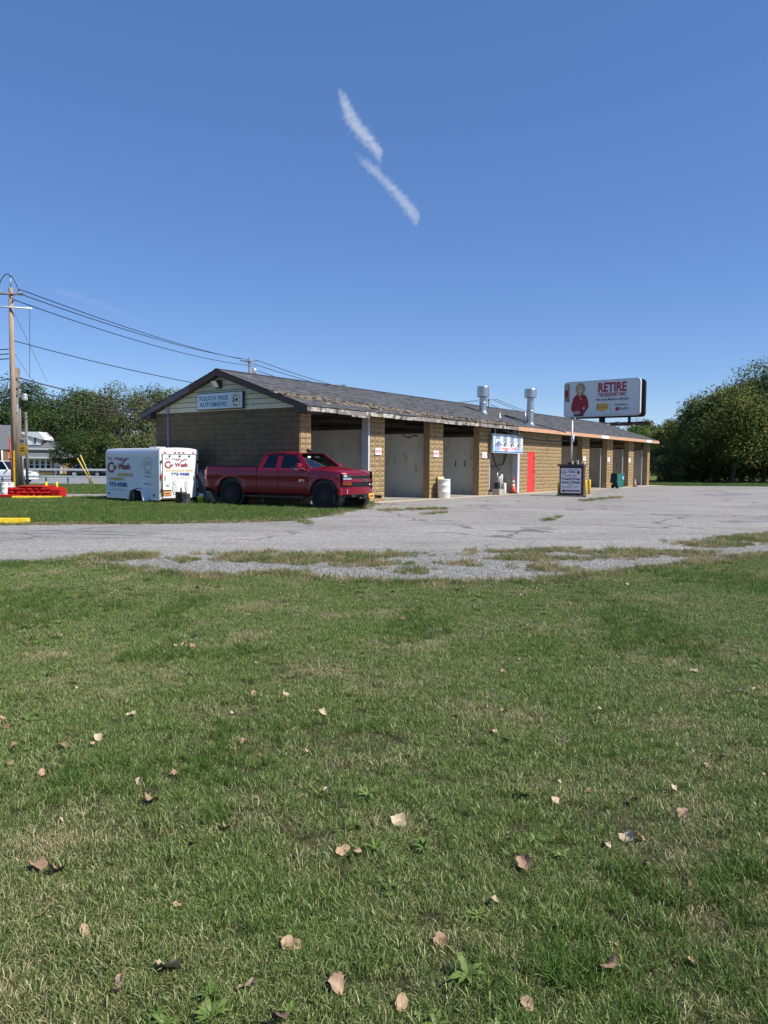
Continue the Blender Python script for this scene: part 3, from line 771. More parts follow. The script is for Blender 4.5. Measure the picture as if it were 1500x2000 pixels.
# --- gable: siding boards, rake boards
gx0 = -.03
rowh = .195; zz = WH+.012; k = 0
while zz < ZR-.30:
    z1 = zz+rowh-.020  # gap above each board shows dark backing, standing in for the lap shadow
    def span(z):
        h = (z+.22-ZE)/SL-OV; return max(.0, h), min(BW, BW-h)
    a0, b0 = span(zz); a1, b1 = span(z1)
    if b0-a0 < .1: break
    if a1 >= b1: a1 = b1 = BW/2
    pts = [(gx0-.012, a0, zz), (gx0-.012, b0, zz), (gx0+.004, b1, z1), (gx0+.004, a1, z1)]
    MB().prism(pts, (.03, 0, 0)).build('siding_board', M_siding, bld)
    zz += rowh; k += 1
MB().prism([(.012, .05, WH), (.012, BW-.05, WH), (.012, YM, ZR-.25)], (.12, 0, 0)).build('gable_backing', M_dark, bld)
for s_ in (0, 1):
    def pt(y, dz): yy = y if s_ == 0 else BW-y; return (-OG-.022, yy, ZE+SL*(y+OV)+dz)
    if s_ == 0:
        MB().prism([pt(-OV-.03, -.02), pt(2.2, -.02), pt(2.2, -.24), pt(-OV-.03, -.20)], (.035, 0, 0)).build('rake_board', M_brown, bld)
        MB().prism([pt(2.2, -.02), pt(YM, -.02), pt(YM, -.24), pt(2.2, -.24)], (.035, 0, 0)).build('rake_board', M_brown2, bld)
    else:
        MB().prism([pt(-OV-.03, -.02), pt(2.4, -.02), pt(2.4, -.24), pt(-OV-.03, -.20)], (.035, 0, 0)).build('rake_board', M_trimg, bld)
        MB().prism([pt(2.4, -.02), pt(YM, -.02), pt(YM, -.24), pt(2.4, -.24)], (.035, 0, 0)).build('rake_board', M_brown2, bld)
    q = lambda y, dz: (-OG+.014, y if s_ == 0 else BW-y, ZE+SL*(y+OV)+dz)
    MB().prism([q(-OV, -.175), q(YM, -.175), q(YM, -.195), q(-OV, -.195)], (OG-.03, 0, 0)).build('rake_soffit', M_brown, bld)
    yy = (-OV, 0.02) if s_ == 0 else (BW-.02, BW+OV)
    MB().bb((-OG+.012, yy[0], ZE-.24), (-.05, yy[1], ZE+.02)).build('eave_return', M_brown, bld)
    MB().prism([(BL+OG+.002, (y if s_ == 0 else BW-y), ZE+SL*(y+OV)+dz) for y, dz in ((-OV, -.02), (YM, -.02), (YM, -.22), (-OV, -.2))], (.03, 0, 0)).build('far_rake_board', M_new if s_ == 0 else M_brown, bld)
MB().prism([(BL-.02, .05, WH), (BL-.02, BW-.05, WH), (BL-.02, YM, ZR-.25)], (-.1, 0, 0)).build('far_gable', M_siding, bld)
# conduit on the gable
MB().tube([(-.05, 7.05, .05), (-.05, 7.05, WH+.1)], .035, 8).box((-.07, 7.05, WH+.17), (.10, .14, .22)).build('conduit', mat('pale conduit', (.33,.33,.36), .6), bld)
# corner trim, red door
dr = MB().bb((18.99, -.012, .03), (19.83, .05, 2.22)).build('door', M_red, bld)
MB().bb((19.74, -.022, .5), (19.80, -.0125, .62)).bb((19.74, -.022, 1.1), (19.80, -.0125, 1.25)).bb((19.74, -.022, 1.85), (19.80, -.0125, 1.97)).build('hinge', M_black, dr)
MB().bb((18.93, -.03, 0), (18.985, .05, 2.28)).bb((19.835, -.03, 0), (19.89, .05, 2.28)).bb((18.986, -.03, 2.225), (19.834, .05, 2.28)).build('door_frame', M_red, dr)
MB().box((21.6, -.06, 3.1), (.16, .12, .12)).build('wall_lamp', mat('grey lamp', (.25,.23,.2), .5), bld)
# hoses inside the sign bay
hz = [(15.1+1.9*t, .25, 2.35-1.05*math.sin(math.pi*t)) for t in np.linspace(0, 1, 15)]
tag(MB().tube([B(*p) for p in hz], .03, 6).build('drooping_hose', M_black), 'black hose drooping in a loop below the menu sign', 'hose')
tag(MB().tube([B(14.55, .02, 1.6), B(15.9, -.1, .8), B(17.0, -.15, .05)], .012, 5).build('barrier_rope', M_black), 'thin dark rope slanting across the bay under the menu sign', 'rope')
tag(MB().tube([B(7.0, .5, 3.0), B(7.25, .45, 2.75), B(7.6, .4, 2.68), B(8.0, .4, 2.8), B(8.3, .4, 2.78)], .03, 6).build('ceiling_hose', M_black), 'dark hose hanging below the roof inside the second bay', 'hose')

# ------------------------------------------------------------------ roof stacks, pipes
def roof_hit(px, py):
    n = V*(-SL)+Vector((0, 0, 1)); return ppt(px, py, B(0, -OV, ZE), n)
def stack(name, px, py, h, label, cr=.30, pr=.175, ch=.58):
    p = roof_hit(px, py); t = thing(name, label, 'roof vent', p)
    sc_ = 1
    m_ = MB().lathe([(pr+.10, -.10), (pr+.07, .03), (pr+.012, .10), (pr, .10), (pr, .33), (pr+.012, .33), (pr+.012, .36), (pr, .36), (pr, h-ch+.02)], n=24, sharp=True)
    m_.build('pipe', M_galv, t)
    m_ = MB().lathe([(pr+.012, h*.34), (pr+.02, h*.35), (pr+.02, h*.38), (pr+.012, h*.39)], n=24, sharp=True); m_.build('band', M_galv, t)
    MB().lathe([(pr-.01, h-ch), (cr, h-ch+.05), (cr, h-.03), (cr-.015, h), (0.0, h+.005)], n=28, sharp=True).build('cap', M_galv, t)
    return t
S1 = stack('roof_exhaust_stack', 943, 806, 1.42, 'galvanised exhaust stack with drum cap nearest the roof ridge, left of the two', .33, .19, .60)
S2 = stack('roof_exhaust_stack', 1035, 829, 1.98, 'galvanised exhaust stack with drum cap lower on the roof, right of the two', .34, .19, .52)
MB().cyl((-.30, -.12, -.05), (-.30, -.12, .72), .045).build('side_pipe', M_galv, S2)
p = roof_hit(976, 816)
tag(MB().lathe([(.12, -.06), (.10, .02), (.045, .06), (.045, .28), (0, .29)], p, n=12).build('plumbing_vent', M_steel), 'small dark vent pipe on the roof between the two exhaust stacks', 'vent pipe')
a, b_ = roof_hit(985, 812), roof_hit(1105, 846)
tag(MB().tube([a+Vector((0, 0, .04)), a.lerp(b_, .5)+Vector((0, 0, .04)), b_+Vector((0, 0, .04))], .03, 6).build('roof_cable', M_black), 'dark cable lying across the shingles past the right exhaust stack', 'cable')

# ------------------------------------------------------------------ signs on the building
GX = (0, -1, 0)
sg = thing('gable_sign', 'pale blue TOUCH FREE AUTOMATIC open 24 hrs sign on the cream gable', 'sign', B(-.07, 0, 0), UA)
def gable_at(px, py):
    p = ppt(px, py, B(-.07, 0, 0), U); q = p-B(0, 0, 0); return q.dot(V), p.z
yl, zl = gable_at(389, 800); yr, zr = gable_at(477, 796); _, zt = gable_at(477, 765)
W_, H_ = yl-yr, (zt-zr); z0 = min(zl, zr)
M_sface = mat('faded blue sign face', (.60,.68,.74), .5, .08, 2, col2=(.50,.52,.52), amt=.12, s2=2.5)
M_teal = mat('faded teal paint', (.05,.25,.36), .6, .3, 6)
MB().bb((-.10, yr-.03, z0-.03), (0, yl+.03, z0+H_+.03)).build('sign_frame', mat('dark sign frame', (.03,.03,.035), .5), sg, .015)
MB().bb((-.106, yr, z0), (-.1015, yl, z0+H_)).build('sign_face', M_sface, sg)
pr = Print(sg, (-.106, yl, z0), (0, -1, 0), (0, 0, 1))
pr.text('lettering', 'TOUCH FREE', W_*.04, H_*.54, W_*.66, H_*.30, M_teal, .025)
pr.text('lettering', 'AUTOMATIC', W_*.06, H_*.14, W_*.62, H_*.30, M_teal, .025)
pr.disc('badge_ring', W_*.855, H_*.5, W_*.105, H_*.46, mat('badge tan', (.42,.36,.26), .6)); pr.disc('badge', W_*.855, H_*.5, W_*.097, H_*.43, mat('badge cream', (.72,.68,.58), .6))
M_ink = mat('black ink', (.015,.015,.017), .6, .2)
pr.text('lettering', 'OPEN', W_*.805, H_*.70, W_*.10, H_*.12, M_ink, .02); pr.text('lettering', '24', W_*.79, H_*.37, W_*.13, H_*.28, M_ink, .04); pr.text('lettering', 'HRS.', W_*.815, H_*.14, W_*.085, H_*.12, M_ink, .02)
fy, fz = gable_at(427, 751)
fl = thing('flood_light', 'white faced wall pack light under the gable peak', 'light', B(-.04, 0, 0), UA)
MB().prism([(0, fy-.16, fz-.14), (0, fy-.16, fz+.14), (-.30, fy-.16, fz+.14), (-.12, fy-.16, fz-.14)], (0, .32, 0)).build('housing', M_brown, fl, .01)
n_ = Vector((-.28, 0, -.18)).normalized()*.005
MB().poly([Vector(q)+n_ for q in ((-.29, fy-.13, fz+.11), (-.29, fy+.14, fz+.11), (-.14, fy+.14, fz-.11), (-.14, fy-.13, fz-.11))]).build('lens', mat('frosted lens', (.75,.75,.72), .3), fl, fix=False)
# menu sign over the fourth bay
def fac_at(px, py, off=-.10):
    p = ppt(px, py, B(0, off, 0), V); q = p-B(0, 0, 0); return q.dot(U), p.z
ul, _ = fac_at(956.5, 870); ur, _ = fac_at(1014.5, 870); _, ztop = fac_at(956.5, 846.5); _, zbot = fac_at(956.5, 884)
ms = thing('menu_sign', 'pale blue and white car wash price board hanging under the eave above a bay', 'sign', B(0, 0, 0), UA)
W_, H_ = ur-ul, ztop-zbot
MB().bb((ul, -.30, zbot), (ur, -.20, ztop)).build('board', mat('sign board', (.60,.68,.78), .5, .1, 1.5), ms)
MB().bb((ul+.3, -.24, ztop), (ul+.38, -.20, WH+.02)).bb((ur-.38, -.24, ztop), (ur-.3, -.20, WH+.02)).build('hanger', M_steel, ms)
pr = Print(ms, (ul, -.30, zbot), (1, 0, 0), (0, 0, 1))
M_lt = mat('print pale blue', (.35,.58,.82), .5, .15, 2); M_lett = mat('faded red print', (.66,.16,.17), .6, .25, 6); M_gtx = mat('grey print', (.22,.22,.26), .6)
M_wp = mat('print white', (.80,.83,.86), .5, .05)
pr.rect('white_band', .02, .03, W_-.04, H_*.34, M_wp); pr.rect('blue_edge', .02, .03, W_-.04, H_*.06, mat('print blue', (.05,.17,.42), .5))
pr.shape('blue_wash', [(.02, H_*.12), (W_*.2, H_*.09), (W_*.25, H_*.36), (.02, H_*.37)], M_lt); pr.shape('blue_wash', [(W_*.7, H_*.09), (W_-.03, H_*.09), (W_-.03, H_*.37), (W_*.72, H_*.36)], M_lt)
pr.shape('blue_peak', [(W_*.03, H_*.38), (W_*.30, H_*.38), (W_*.17, H_*.66)], mat('print mid blue', (.15,.33,.68), .5))
pr.text('lettering', 'Dr. Huggs CarWash', W_*.10, H_*.10, W_*.80, H_*.24, M_lett, .015)
rows = []; rr = random.Random(3)
for c_ in range(4):
    for q_ in range(7 if c_ else 4):
        w = W_*rr.uniform(.10, .17); rows.append((W_*(.145+.235*c_)-w/2, H_*(.92-.055*q_), w, H_*.022))
pr.lines('small_print', rows, M_gtx)
pr.lines('divider', [(W_*(.265+.235*c_), H_*.42, .02, H_*.55) for c_ in range(3)], M_wp)
for c_ in range(4):
    x = W_*(.145+.235*c_); pr.disc('portrait', x, H_*.45, W_*.05, H_*.10, mat('portrait dark', (.10,.015,.03), .5)); pr.disc('portrait_face', x, H_*.43, W_*.022, H_*.055, mat('portrait face', (.72,.5,.42), .5))
# ENTER / EXIT notices on the pillars
M_note = mat('white notice', (.82,.80,.80), .5, .04); M_nred = mat('notice red', (.68,.12,.16), .6)
notes = [(739, 881.5, 'ENTER', 'white ENTER notice on the pillar in front of the red pickup', 11.5, 13), (852, 886.5, 'ENTER', 'white ENTER notice on the pillar above the white barrel', 10, 12), (946.5, 889, 'EXIT', 'white notice on the pillar just left of the menu sign', 8.5, 11), (1142, 896, 'EXIT', 'white notice on the pillar just right of the kiosk sign pole', 6, 8), (1189, 898, 'EXIT', 'white notice on the pillar left of the green bin', 5, 8), (1230, 899.5, 'EXIT', 'white notice on the pillar left of the far orange cone', 4.5, 7.5)]
for px, py, tx, lb, pw, ph in notes:
    u0, z0 = fac_at(px-pw/2, py+ph/2, -.06); u1, z1 = fac_at(px+pw/2, py-ph/2, -.06); u1 = min(u1, u0+.45)
    o = thing('bay_notice', lb, 'notice', B(0, 0, 0), UA, 'notices on the bay pillars')
    MB().bb((u0, -.062, z0), (u1, -.02, z1)).build('panel', M_note, o)
    q_ = Print(o, (u0, -.062, z0), (1, 0, 0), (0, 0, 1)); w, h = u1-u0, z1-z0
    if tx == 'ENTER': q_.text('lettering', tx, w*.08, h*.3, w*.84, h*.42, M_nred, .03)
    else: q_.lines('small_print', [(w*.2, h*(.2+.16*k), w*.6, h*.06) for k in range(4)], M_nred)
# ================================================================== VEHICLES
def carpaint(name, c, flake=.25):
    m = mat(name, c, .32, .05, 3, coat=1.0, metal=flake); return m
M_paint = mat('deep red paint', (.215,.004,.020), .30, .05, 3, coat=.5, metal=.15, spec=.35)
M_glass = glassmat('tinted glass', (.10,.13,.15)); M_glassd = glassmat('privacy glass', (.015,.017,.02)); M_glassw = glassmat('windscreen glass', (.50,.58,.66), 2.3)
M_rubber = mat('tyre rubber', (.010,.010,.011), .9, .2, 8); M_blkpl = mat('black plastic', (.02,.02,.021), .55, .2, 5)
M_rim = mat('black wheel', (.006,.006,.007), .45, .1, spec=.3); M_chrome = mat('chrome', (.75,.76,.78), .12, .02, metal=1)
M_lens = mat('headlamp lens', (.45,.48,.52), .12, .1, coat=1); M_amber = mat('amber lens', (.20,.035,.008), .25, .1, coat=1); M_tail = mat('red lens', (.52,.012,.010), .25, .1, coat=1)
M_plate = mat('orange licence plate', (.85,.36,.03), .5, .1); M_in = mat('grey interior', (.10,.10,.105), .8, .2); M_lug = mat('wheel nut', (.7,.7,.72), .3, metal=.8)
def wheel(parent, loc, r, w, side, name='wheel', rimm=None, spokes=6, tyre_frac=.60):
    t = bpy.data.objects.new(name, None); COL.objects.link(t); t.parent = parent; t.location = loc
    s_ = side; rr_ = r*tyre_frac
    ty = MB().lathe([(rr_, -w*.42), (r*.80, -w*.5), (r*.95, -w*.46), (r, -w*.33), (r, w*.33), (r*.95, w*.46), (r*.80, w*.5), (rr_, w*.42)], ax='Y', n=32)
    for i in range(40):
        a = 2*math.pi*i/40
        for q in (-1, 1): ty.box((math.cos(a)*r*.985, q*w*.36, math.sin(a)*r*.985), (r*.05, w*.18, r*.075), 0, 0, -a)
    ty.build('tyre', M_rubber, t)
    rm = MB(); y0 = s_*w*.36
    rm.lathe([(rr_*.98, s_*w*.43), (rr_*.90, s_*w*.42), (rr_*.86, s_*w*.16), (.02, s_*w*.12)], ax='Y', n=28)
    for i in range(spokes):
        a = 2*math.pi*i/spokes+.3
        for d in (-.13, .13):
            p0 = Vector((math.cos(a+d*2.2)*rr_*.25, y0, math.sin(a+d*2.2)*rr_*.25)); p1 = Vector((math.cos(a+d)*rr_*.92, y0+s_*w*.02, math.sin(a+d)*rr_*.92))
            rm.tube([p0, p1], r*.05, 5)
    rm.cyl((0, s_*w*.15, 0), (0, s_*w*.40, 0), rr_*.24, rr_*.2, 14)
    rm.build('rim', rimm or M_rim, t)
    nt_ = MB()
    for i in range(6):
        a = 2*math.pi*i/6; nt_.cyl((math.cos(a)*rr_*.29, s_*w*.36, math.sin(a)*rr_*.29), (math.cos(a)*rr_*.29, s_*w*.43, math.sin(a)*rr_*.29), r*.022, n=6)
    nt_.build('wheel_nuts', M_lug, t)
    return t

def pickup(loc, rz, sc):
    T = thing('pickup_truck', 'dark red double cab pickup truck parked on grass in front of the car wash', 'pickup truck', loc, rz); T.scale = (sc, sc, sc*.965)
    RA, FA, LEN, TR = 1.15, 4.94, 5.86, .425                # rear axle, front axle, length, tyre radius
    def archz(x, base):
        for xa in (RA, FA):
            d = abs(x-xa)
            if d < .52: return max(base, .44+ .55*math.sqrt(max(0, 1-(d/.52)**3.2)))
        return base
    def zb(x):
        b_ = .46
        if x < .55: b_ = .46+(.55-x)*.35
        if x > 5.3: b_ = .46
        return archz(x, b_)
    def zt(x):
        if x < 2.28: return 1.365
        if x < 4.33: return 1.30
        t = (x-4.33)/(LEN-4.33); return 1.30-.045*t-.115*t**3
    def hw(x, z):
        w = 1.0
        w -= .05*max(0, (z-1.0)/.4)**1.5 + .05*max(0, (.62-z)/.2)
        w += .012*math.tanh((z-1.02)/.03)*(1 if x < 4.3 else .3)-.012
        for xa in (RA, FA):
            d = math.hypot(x-xa, z-.44)
            w += .022*math.exp(-((d-.58)/.06)**2)
        if x > 5.1: w -= .17*((x-5.1)/(LEN-5.1))**2.6
        if x < .25: w -= .05*((.25-x)/.25)**2
        return w
    def xs(a, b_):
        s_ = set(np.round(np.linspace(a, b_, max(2, int((b_-a)/.05))), 4))
        for xa in (RA, FA):
            for d in (.52, .515, .505, .49, .47, .44, .40):
                for q in (-1, 1):
                    if a < xa+q*d < b_: s_.add(round(xa+q*d, 4))
        return sorted(s_)
    def panel(name, a, b_, parent, s_, zlo=None):
        cols = []
        for x in xs(a, b_):
            lo = zb(x) if zlo is None else max(zlo, zb(x)); hi = zt(min(x, b_))
            col = [(x, s_*(hw(x, lo)-.06), lo)]
            col += [(x, s_*hw(x, lo+(hi-lo)*k/12), lo+(hi-lo)*k/12) for k in range(13)]
            col += [(x, s_*(hw(x, hi)-.03), hi+.018), (x, s_*(hw(x, hi)-.10), hi+.022)]
            cols.append(col)
        return MB().grid(cols).build(name, M_paint, parent)
    for s_ in (-1, 1):
        panel('bed_side', 0.03, 2.265, T, s_)
        panel('front_fender', 4.345, LEN-.34, T, s_)
        for nm, a, b_ in (('rear_door', 2.285, 3.13), ('front_door', 3.145, 4.33)):
            d_ = panel(nm, a, b_, T, s_)
            hx = a+.20 if nm == 'rear_door' else a+.16
            MB().box((hx, s_*1.005, 1.145), (.20, .035, .035)).build('handle', M_paint, d_, .01)
        if s_:
            # glass and pillars
            gb, gt = .945, .735
            def gp(x, z): k = (z-1.30)/(1.80-1.32); return (x, s_*(gb+(gt-gb)*k), z)
            for nm, q, mm in (('rear_side_window', [(2.46, 1.345), (3.04, 1.345), (3.02, 1.775), (2.62, 1.775)], M_glassd), ('front_side_window', [(3.20, 1.345), (4.22, 1.345), (3.72, 1.765), (3.20, 1.775)], M_glass)):
                MB().poly([gp(*p_) for p_ in q]).build(nm, mm, T, fix=False)
            th = (0, -s_*.05, 0)
            def pil(nm, q, mm=M_paint): MB().prism([Vector(gp(*p_))+Vector((0, s_*.008, 0)) for p_ in q], th).build(nm, mm, T)
            pil('c_pillar', [(2.29, 1.31), (2.47, 1.31), (2.63, 1.80), (2.52, 1.83)]); pil('b_pillar', [(3.03, 1.31), (3.21, 1.31), (3.21, 1.80), (3.01, 1.80)])
            pil('a_pillar', [(4.20, 1.31), (4.42, 1.31), (3.80, 1.83), (3.66, 1.80)]); pil('roof_rail', [(2.60, 1.765), (3.74, 1.755), (3.80, 1.83), (2.52, 1.83)])
            pil('belt_moulding', [(2.40, 1.315), (4.36, 1.315), (4.30, 1.342), (2.44, 1.342)], M_blkpl)
    # cab back, roof, windscreen
    rf = []
    for i in range(13):
        t = i/12; x = 2.50+1.32*t; row = []
        for j in range(13):
            y = -0.755+1.51*j/12; e = (abs(y)/.755)**4; row.append((x, y, 1.815+.075*math.sin(math.pi*(t*.80+.14))-.06*e))
        rf.append(row)
    MB().grid(rf).build('roof', M_paint, T)
    MB().prism([(2.30, -.93, 1.0), (2.30, .93, 1.0), (2.30, .945, 1.34), (2.52, .74, 1.84), (2.52, -.74, 1.84), (2.30, -.945, 1.34)], (.03, 0, 0)).build('cab_back', M_paint, T)
    MB().poly([(2.375, -.7, 1.40), (2.375, .7, 1.40), (2.49, .62, 1.74), (2.49, -.62, 1.74)]).build('rear_window', M_glassd, T, fix=False)
    ws = []
    for i in range(7):
        t = i/6; row = []
        for j in range(9):
            k = j/8*2-1; hwid = .90+(.70-.90)*t; x = 4.50+(3.80-4.50)*t-.14*k*k*(1-t*.4); row.append((x, k*hwid, 1.325+(1.835-1.325)*t))
        ws.append(row)
    MB().grid(ws).build('windscreen', M_glassw, T)
    MB().box((3.98, 0, 1.70), (.04, .24, .07)).build('mirror_inside', M_blkpl, T)
    for y0 in (-.45, .25): MB().tube([(4.52, y0, 1.335), (4.40, y0+.35, 1.385), (4.36, y0+.55, 1.40)], .012, 5).build('wiper', M_blkpl, T)
    # interior
    MB().bb((2.4, -.86, .6), (4.5, .86, 1.22)).build('dashboard', M_in, T)
    for y0 in (-.42, .42):
        MB().box((3.35, y0, 1.40), (.16, .50, .55), 0, 0, -.2).box((3.27, y0, 1.72), (.10, .26, .16)).build('seat', mat('seat grey', (.16,.16,.165), .8), T, .03)
    MB().lathe([(.17, -.012), (.19, 0), (.17, .012)], (3.98, .42, 1.36), 'X', 18).build('steering_wheel', M_blkpl, T)
    # hood
    hd = []
    for i in range(13):
        t = i/12; x = 4.40+(LEN-.05-4.40)*t; row = []
        for j in range(17):
            k = j/16*2-1; w = (hw(x, 1.25)-.035); edge = 1.30-.045*t-.115*t**3+.022
            cr = .055*(1-k**4)*(1-t**6*.8)
            if .32 < abs(k) < .42: cr += .008
            if abs(k) <= .32: cr += .020*(1-t**4)
            xx = x-.30*abs(k)**2.4*t**4
            row.append((xx, k*w, edge+cr))
        hd.append(row)
    MB().grid(hd).build('hood', M_paint, T)
    # front end
    def front(y, z, out=0): k = abs(y)/.83; return (LEN-.04-.33*k**2.4-.03*max(0, (z-.95))/.2+out, y, z)
    def fpanel(name, y0, y1, z0, z1, m, out, d=.05, parent=None, ny=8, sl=0):
        rows = [[front(y0+(y1-y0)*j/ny, z+sl*(abs(y0+(y1-y0)*j/ny)), out) for j in range(ny+1)] for z in (z0, (z0+z1)/2, z1)]
        b_ = MB().grid(rows)
        top = rows[-1]; bot = rows[0]
        b_.grid([top, [(p_[0]-d, p_[1], p_[2]) for p_ in top]]); b_.grid([bot, [(p_[0]-d, p_[1], p_[2]) for p_ in bot]])
        b_.grid([[r_[0] for r_ in rows], [(r_[0][0]-d, r_[0][1], r_[0][2]) for r_ in rows]]); b_.grid([[r_[-1] for r_ in rows], [(r_[-1][0]-d, r_[-1][1], r_[-1][2]) for r_ in rows]])
        return b_.build(name, m, parent or T)
    fpanel('front_core', -.82, .82, .50, 1.19, M_blkpl, -.06)
    g = fpanel('grille', -.55, .55, .74, 1.12, M_blkpl, -.025)
    for z in (1.055, 1.095): fpanel('grille_bar', -.54, .54, z, z+.016, M_blkpl, 0, .03, g)
    for z in (.76, .80, .84): fpanel('grille_bar', -.54, .54, z, z+.016, M_blkpl, 0, .03, g)
    fpanel('grille_crossbar', -.57, .57, .905, .995, M_paint, .012, .05, g)
    fpanel('grille_header', -.60, .60, 1.115, 1.175, M_paint, .005, .06, g)
    fpanel('grille_lip', -.57, .57, .705, .745, M_paint, .015, .06, g)
    bx_ = LEN-.022
    MB().prism([(bx_, -.125, .935), (bx_, -.045, .935), (bx_, -.055, .91), (bx_, .055, .91), (bx_, .045, .935), (bx_, .125, .935), (bx_, .105, .972), (bx_, .045, .972), (bx_, .055, .995), (bx_, -.055, .995), (bx_, -.045, .972), (bx_, -.105, .972)], (.012, 0, 0)).build('bow_tie_emblem', M_chrome, T)
    MB().prism([(bx_+.012, -.105, .942), (bx_+.012, -.04, .942), (bx_+.012, -.045, .922), (bx_+.012, .045, .922), (bx_+.012, .04, .942), (bx_+.012, .105, .942), (bx_+.012, .09, .965), (bx_+.012, .04, .965), (bx_+.012, .045, .984), (bx_+.012, -.045, .984), (bx_+.012, -.04, .965), (bx_+.012, -.09, .965)], (.004, 0, 0)).build('emblem_fill', M_blkpl, T)
    MB().box((bx_-.01, .30, .82), (.02, .13, .045)).build('grille_badge', M_white, T)
    for s_ in (-1, 1):
        y0, y1 = sorted((s_*.575, s_*.81))
        h = fpanel('headlight', y0, y1, .985, 1.155, M_blkpl, .02, .10)
        fpanel('running_lamp', y0+.01, y1-.01, .985, 1.025, M_lens, .026, .02, h)
        fpanel('projector', *sorted((s_*.70, s_*.78)), 1.06, 1.14, M_lens, .026, .02, h)
        fpanel('turn_lamp', y0, y1, .80, .90, M_amber, .012, .08)
        fpanel('headlamp_trim', y0, y1, .905, .98, M_paint, .014, .06)
        MB().box(front(s_*.70, .60, .02), (.03, .07, .15), -s_*.35).build('fog_light', M_lens, T, .01)
        # corner of the front bumper and fender end cap
        cols = []
        for i in range(9):
            t = i/8; a_ = t*math.pi/2; cols.append([(LEN-.325-.075*t, s_*(.83+.145*math.sin(a_)), z) for z in (.48, .60, .735)])
        MB().grid(cols).build('bumper_corner', M_paint, T)
        # wheels, liners, mud guards
        for xa in (RA, FA):
            wheel(T, (xa, s_*.86, TR), TR, .29, s_)
            MB().lathe([(.545, -.02), (.545, .28)], (xa, s_*.62 if s_ > 0 else -.90, .44), 'Y', 24).build('wheel_liner', M_black, T)
        MB().box((RA-.56, s_*.90, .50), (.02, .26, .42)).build('mud_flap', M_blkpl, T)
        MB().box((3.0, s_*.99, .375), (2.35, .16, .05)).build('running_board', M_blkpl, T, .015)
        MB().prism([(-.015, s_*.82, .92), (-.015, s_*.955, .92), (.13, s_*1.012, .92), (.13, s_*.93, .92)], (0, -s_*.02, .34)).build('tail_light', M_tail, T, .012)
        # mirrors
        mr = MB().box((4.10, s_*1.13, 1.40), (.13, .24, .20)).build('door_mirror', M_paint, T, .045, 3)
        MB().box((4.07, s_*1.13, 1.30), (.14, .25, .045)).box((4.12, s_*.99, 1.32), (.10, .14, .06)).build('mirror_base', M_chrome if s_ < 0 else M_blkpl, mr, .02)
        # door badge
        pr_ = Print(T, (3.92 if s_ < 0 else 4.28, s_*1.004, .905), (1, 0, 0) if s_ < 0 else (-1, 0, 0), (0, 0, 1), .006)
        pr_.text('lettering', 'Z71', .05, 0, .25, .06, M_chrome, .03, .3)
    fpanel('front_bumper', -.83, .83, .50, .735, M_paint, .045, .12, ny=14)
    fpanel('air_dam', -.60, .60, .42, .52, M_blkpl, .05, .10)
    MB().bb((LEN-.02, -.30, .37), (LEN+.16, .42, .47)).bb((LEN-.05, -.45, .40), (LEN+.20, -.38, .50)).bb((LEN-.05, .48, .36), (LEN+.26, .55, .46)).bb((LEN+.10, -.45, .43), (LEN+.16, .55, .46)).cyl((LEN+.12, -.60, .40), (LEN+.12, -.30, .40), .035).build('plow_mount', M_blkpl, T)
    MB().tube([(LEN-.05, .26, .86), (LEN-.03, .36, .78), (LEN-.06, .46, .70)], .03, 6).build('tow_cable', M_blkpl, T)
    pl = MB().box((LEN+.175, .04, .46), (.012, .31, .155), 0, 0, -.15).build('licence_plate', M_plate, T)
    MB().box((LEN+.186, .04, .45), (.004, .20, .05), 0, 0, -.15).build('plate_mark', mat('plate blue', (.02,.03,.12), .5), pl)
    # bed, tailgate, chassis
    MB().bb((.06, -.90, .80), (2.26, .90, .86)).build('bed_floor', M_black, T)
    for s_ in (-1, 1): MB().bb((.06, s_*.86, .861), (2.26, s_*.90, 1.38)).build('bed_wall', M_black, T)
    MB().bb((.0, -.80, .66), (.05, .80, 1.38)).build('tailgate', M_paint, T, .015)
    MB().bb((2.21, -.855, .861), (2.26, .855, 1.40)).build('bed_front', M_black, T)
    MB().bb((-.12, -.92, .50), (.03, .92, .64)).build('rear_bumper', M_blkpl, T, .03)
    MB().bb((.04, s_*.87 if False else -.955, 1.383), (2.26, -.88, 1.412)).bb((.04, .88, 1.383), (2.26, .955, 1.412)).build('bed_rail_cap', M_blkpl, T)
    MB().bb((.3, -.60, .40), (5.4, .60, .60)).cyl((RA, -.8, TR), (RA, .8, TR), .06).cyl((FA, -.8, TR), (FA, .8, TR), .06).build('chassis', M_black, T)
    MB().bb((.7, -.84, .60), (5.3, .84, .82)).build('underbody', M_black, T)
    MB().box((3.42, .35, 1.915), (.20, .05, .10), 0, 0, .4).build('roof_antenna', M_blkpl, T, .015)
    MB().tube([(5.0, .72, 1.30), (5.0, .72, 1.42)], .02, 6).build('hood_marker', M_blkpl, T)
    MB().box((3.98, -.42, 1.705), (.003, .16, .05)).build('windscreen_sticker', M_white, T)
    return T
TH = R(-30)
pf = gpt(634.5, 996.0); d_ = Vector((math.cos(TH), math.sin(TH), 0)); n_ = Vector((math.sin(TH), -math.cos(TH), 0)); TS = 1.058
# near front tyre contact = front axle, right side
org = pf - d_*4.94*TS - n_*.93*TS
pickup((org.x, org.y, 0), TH, TS)

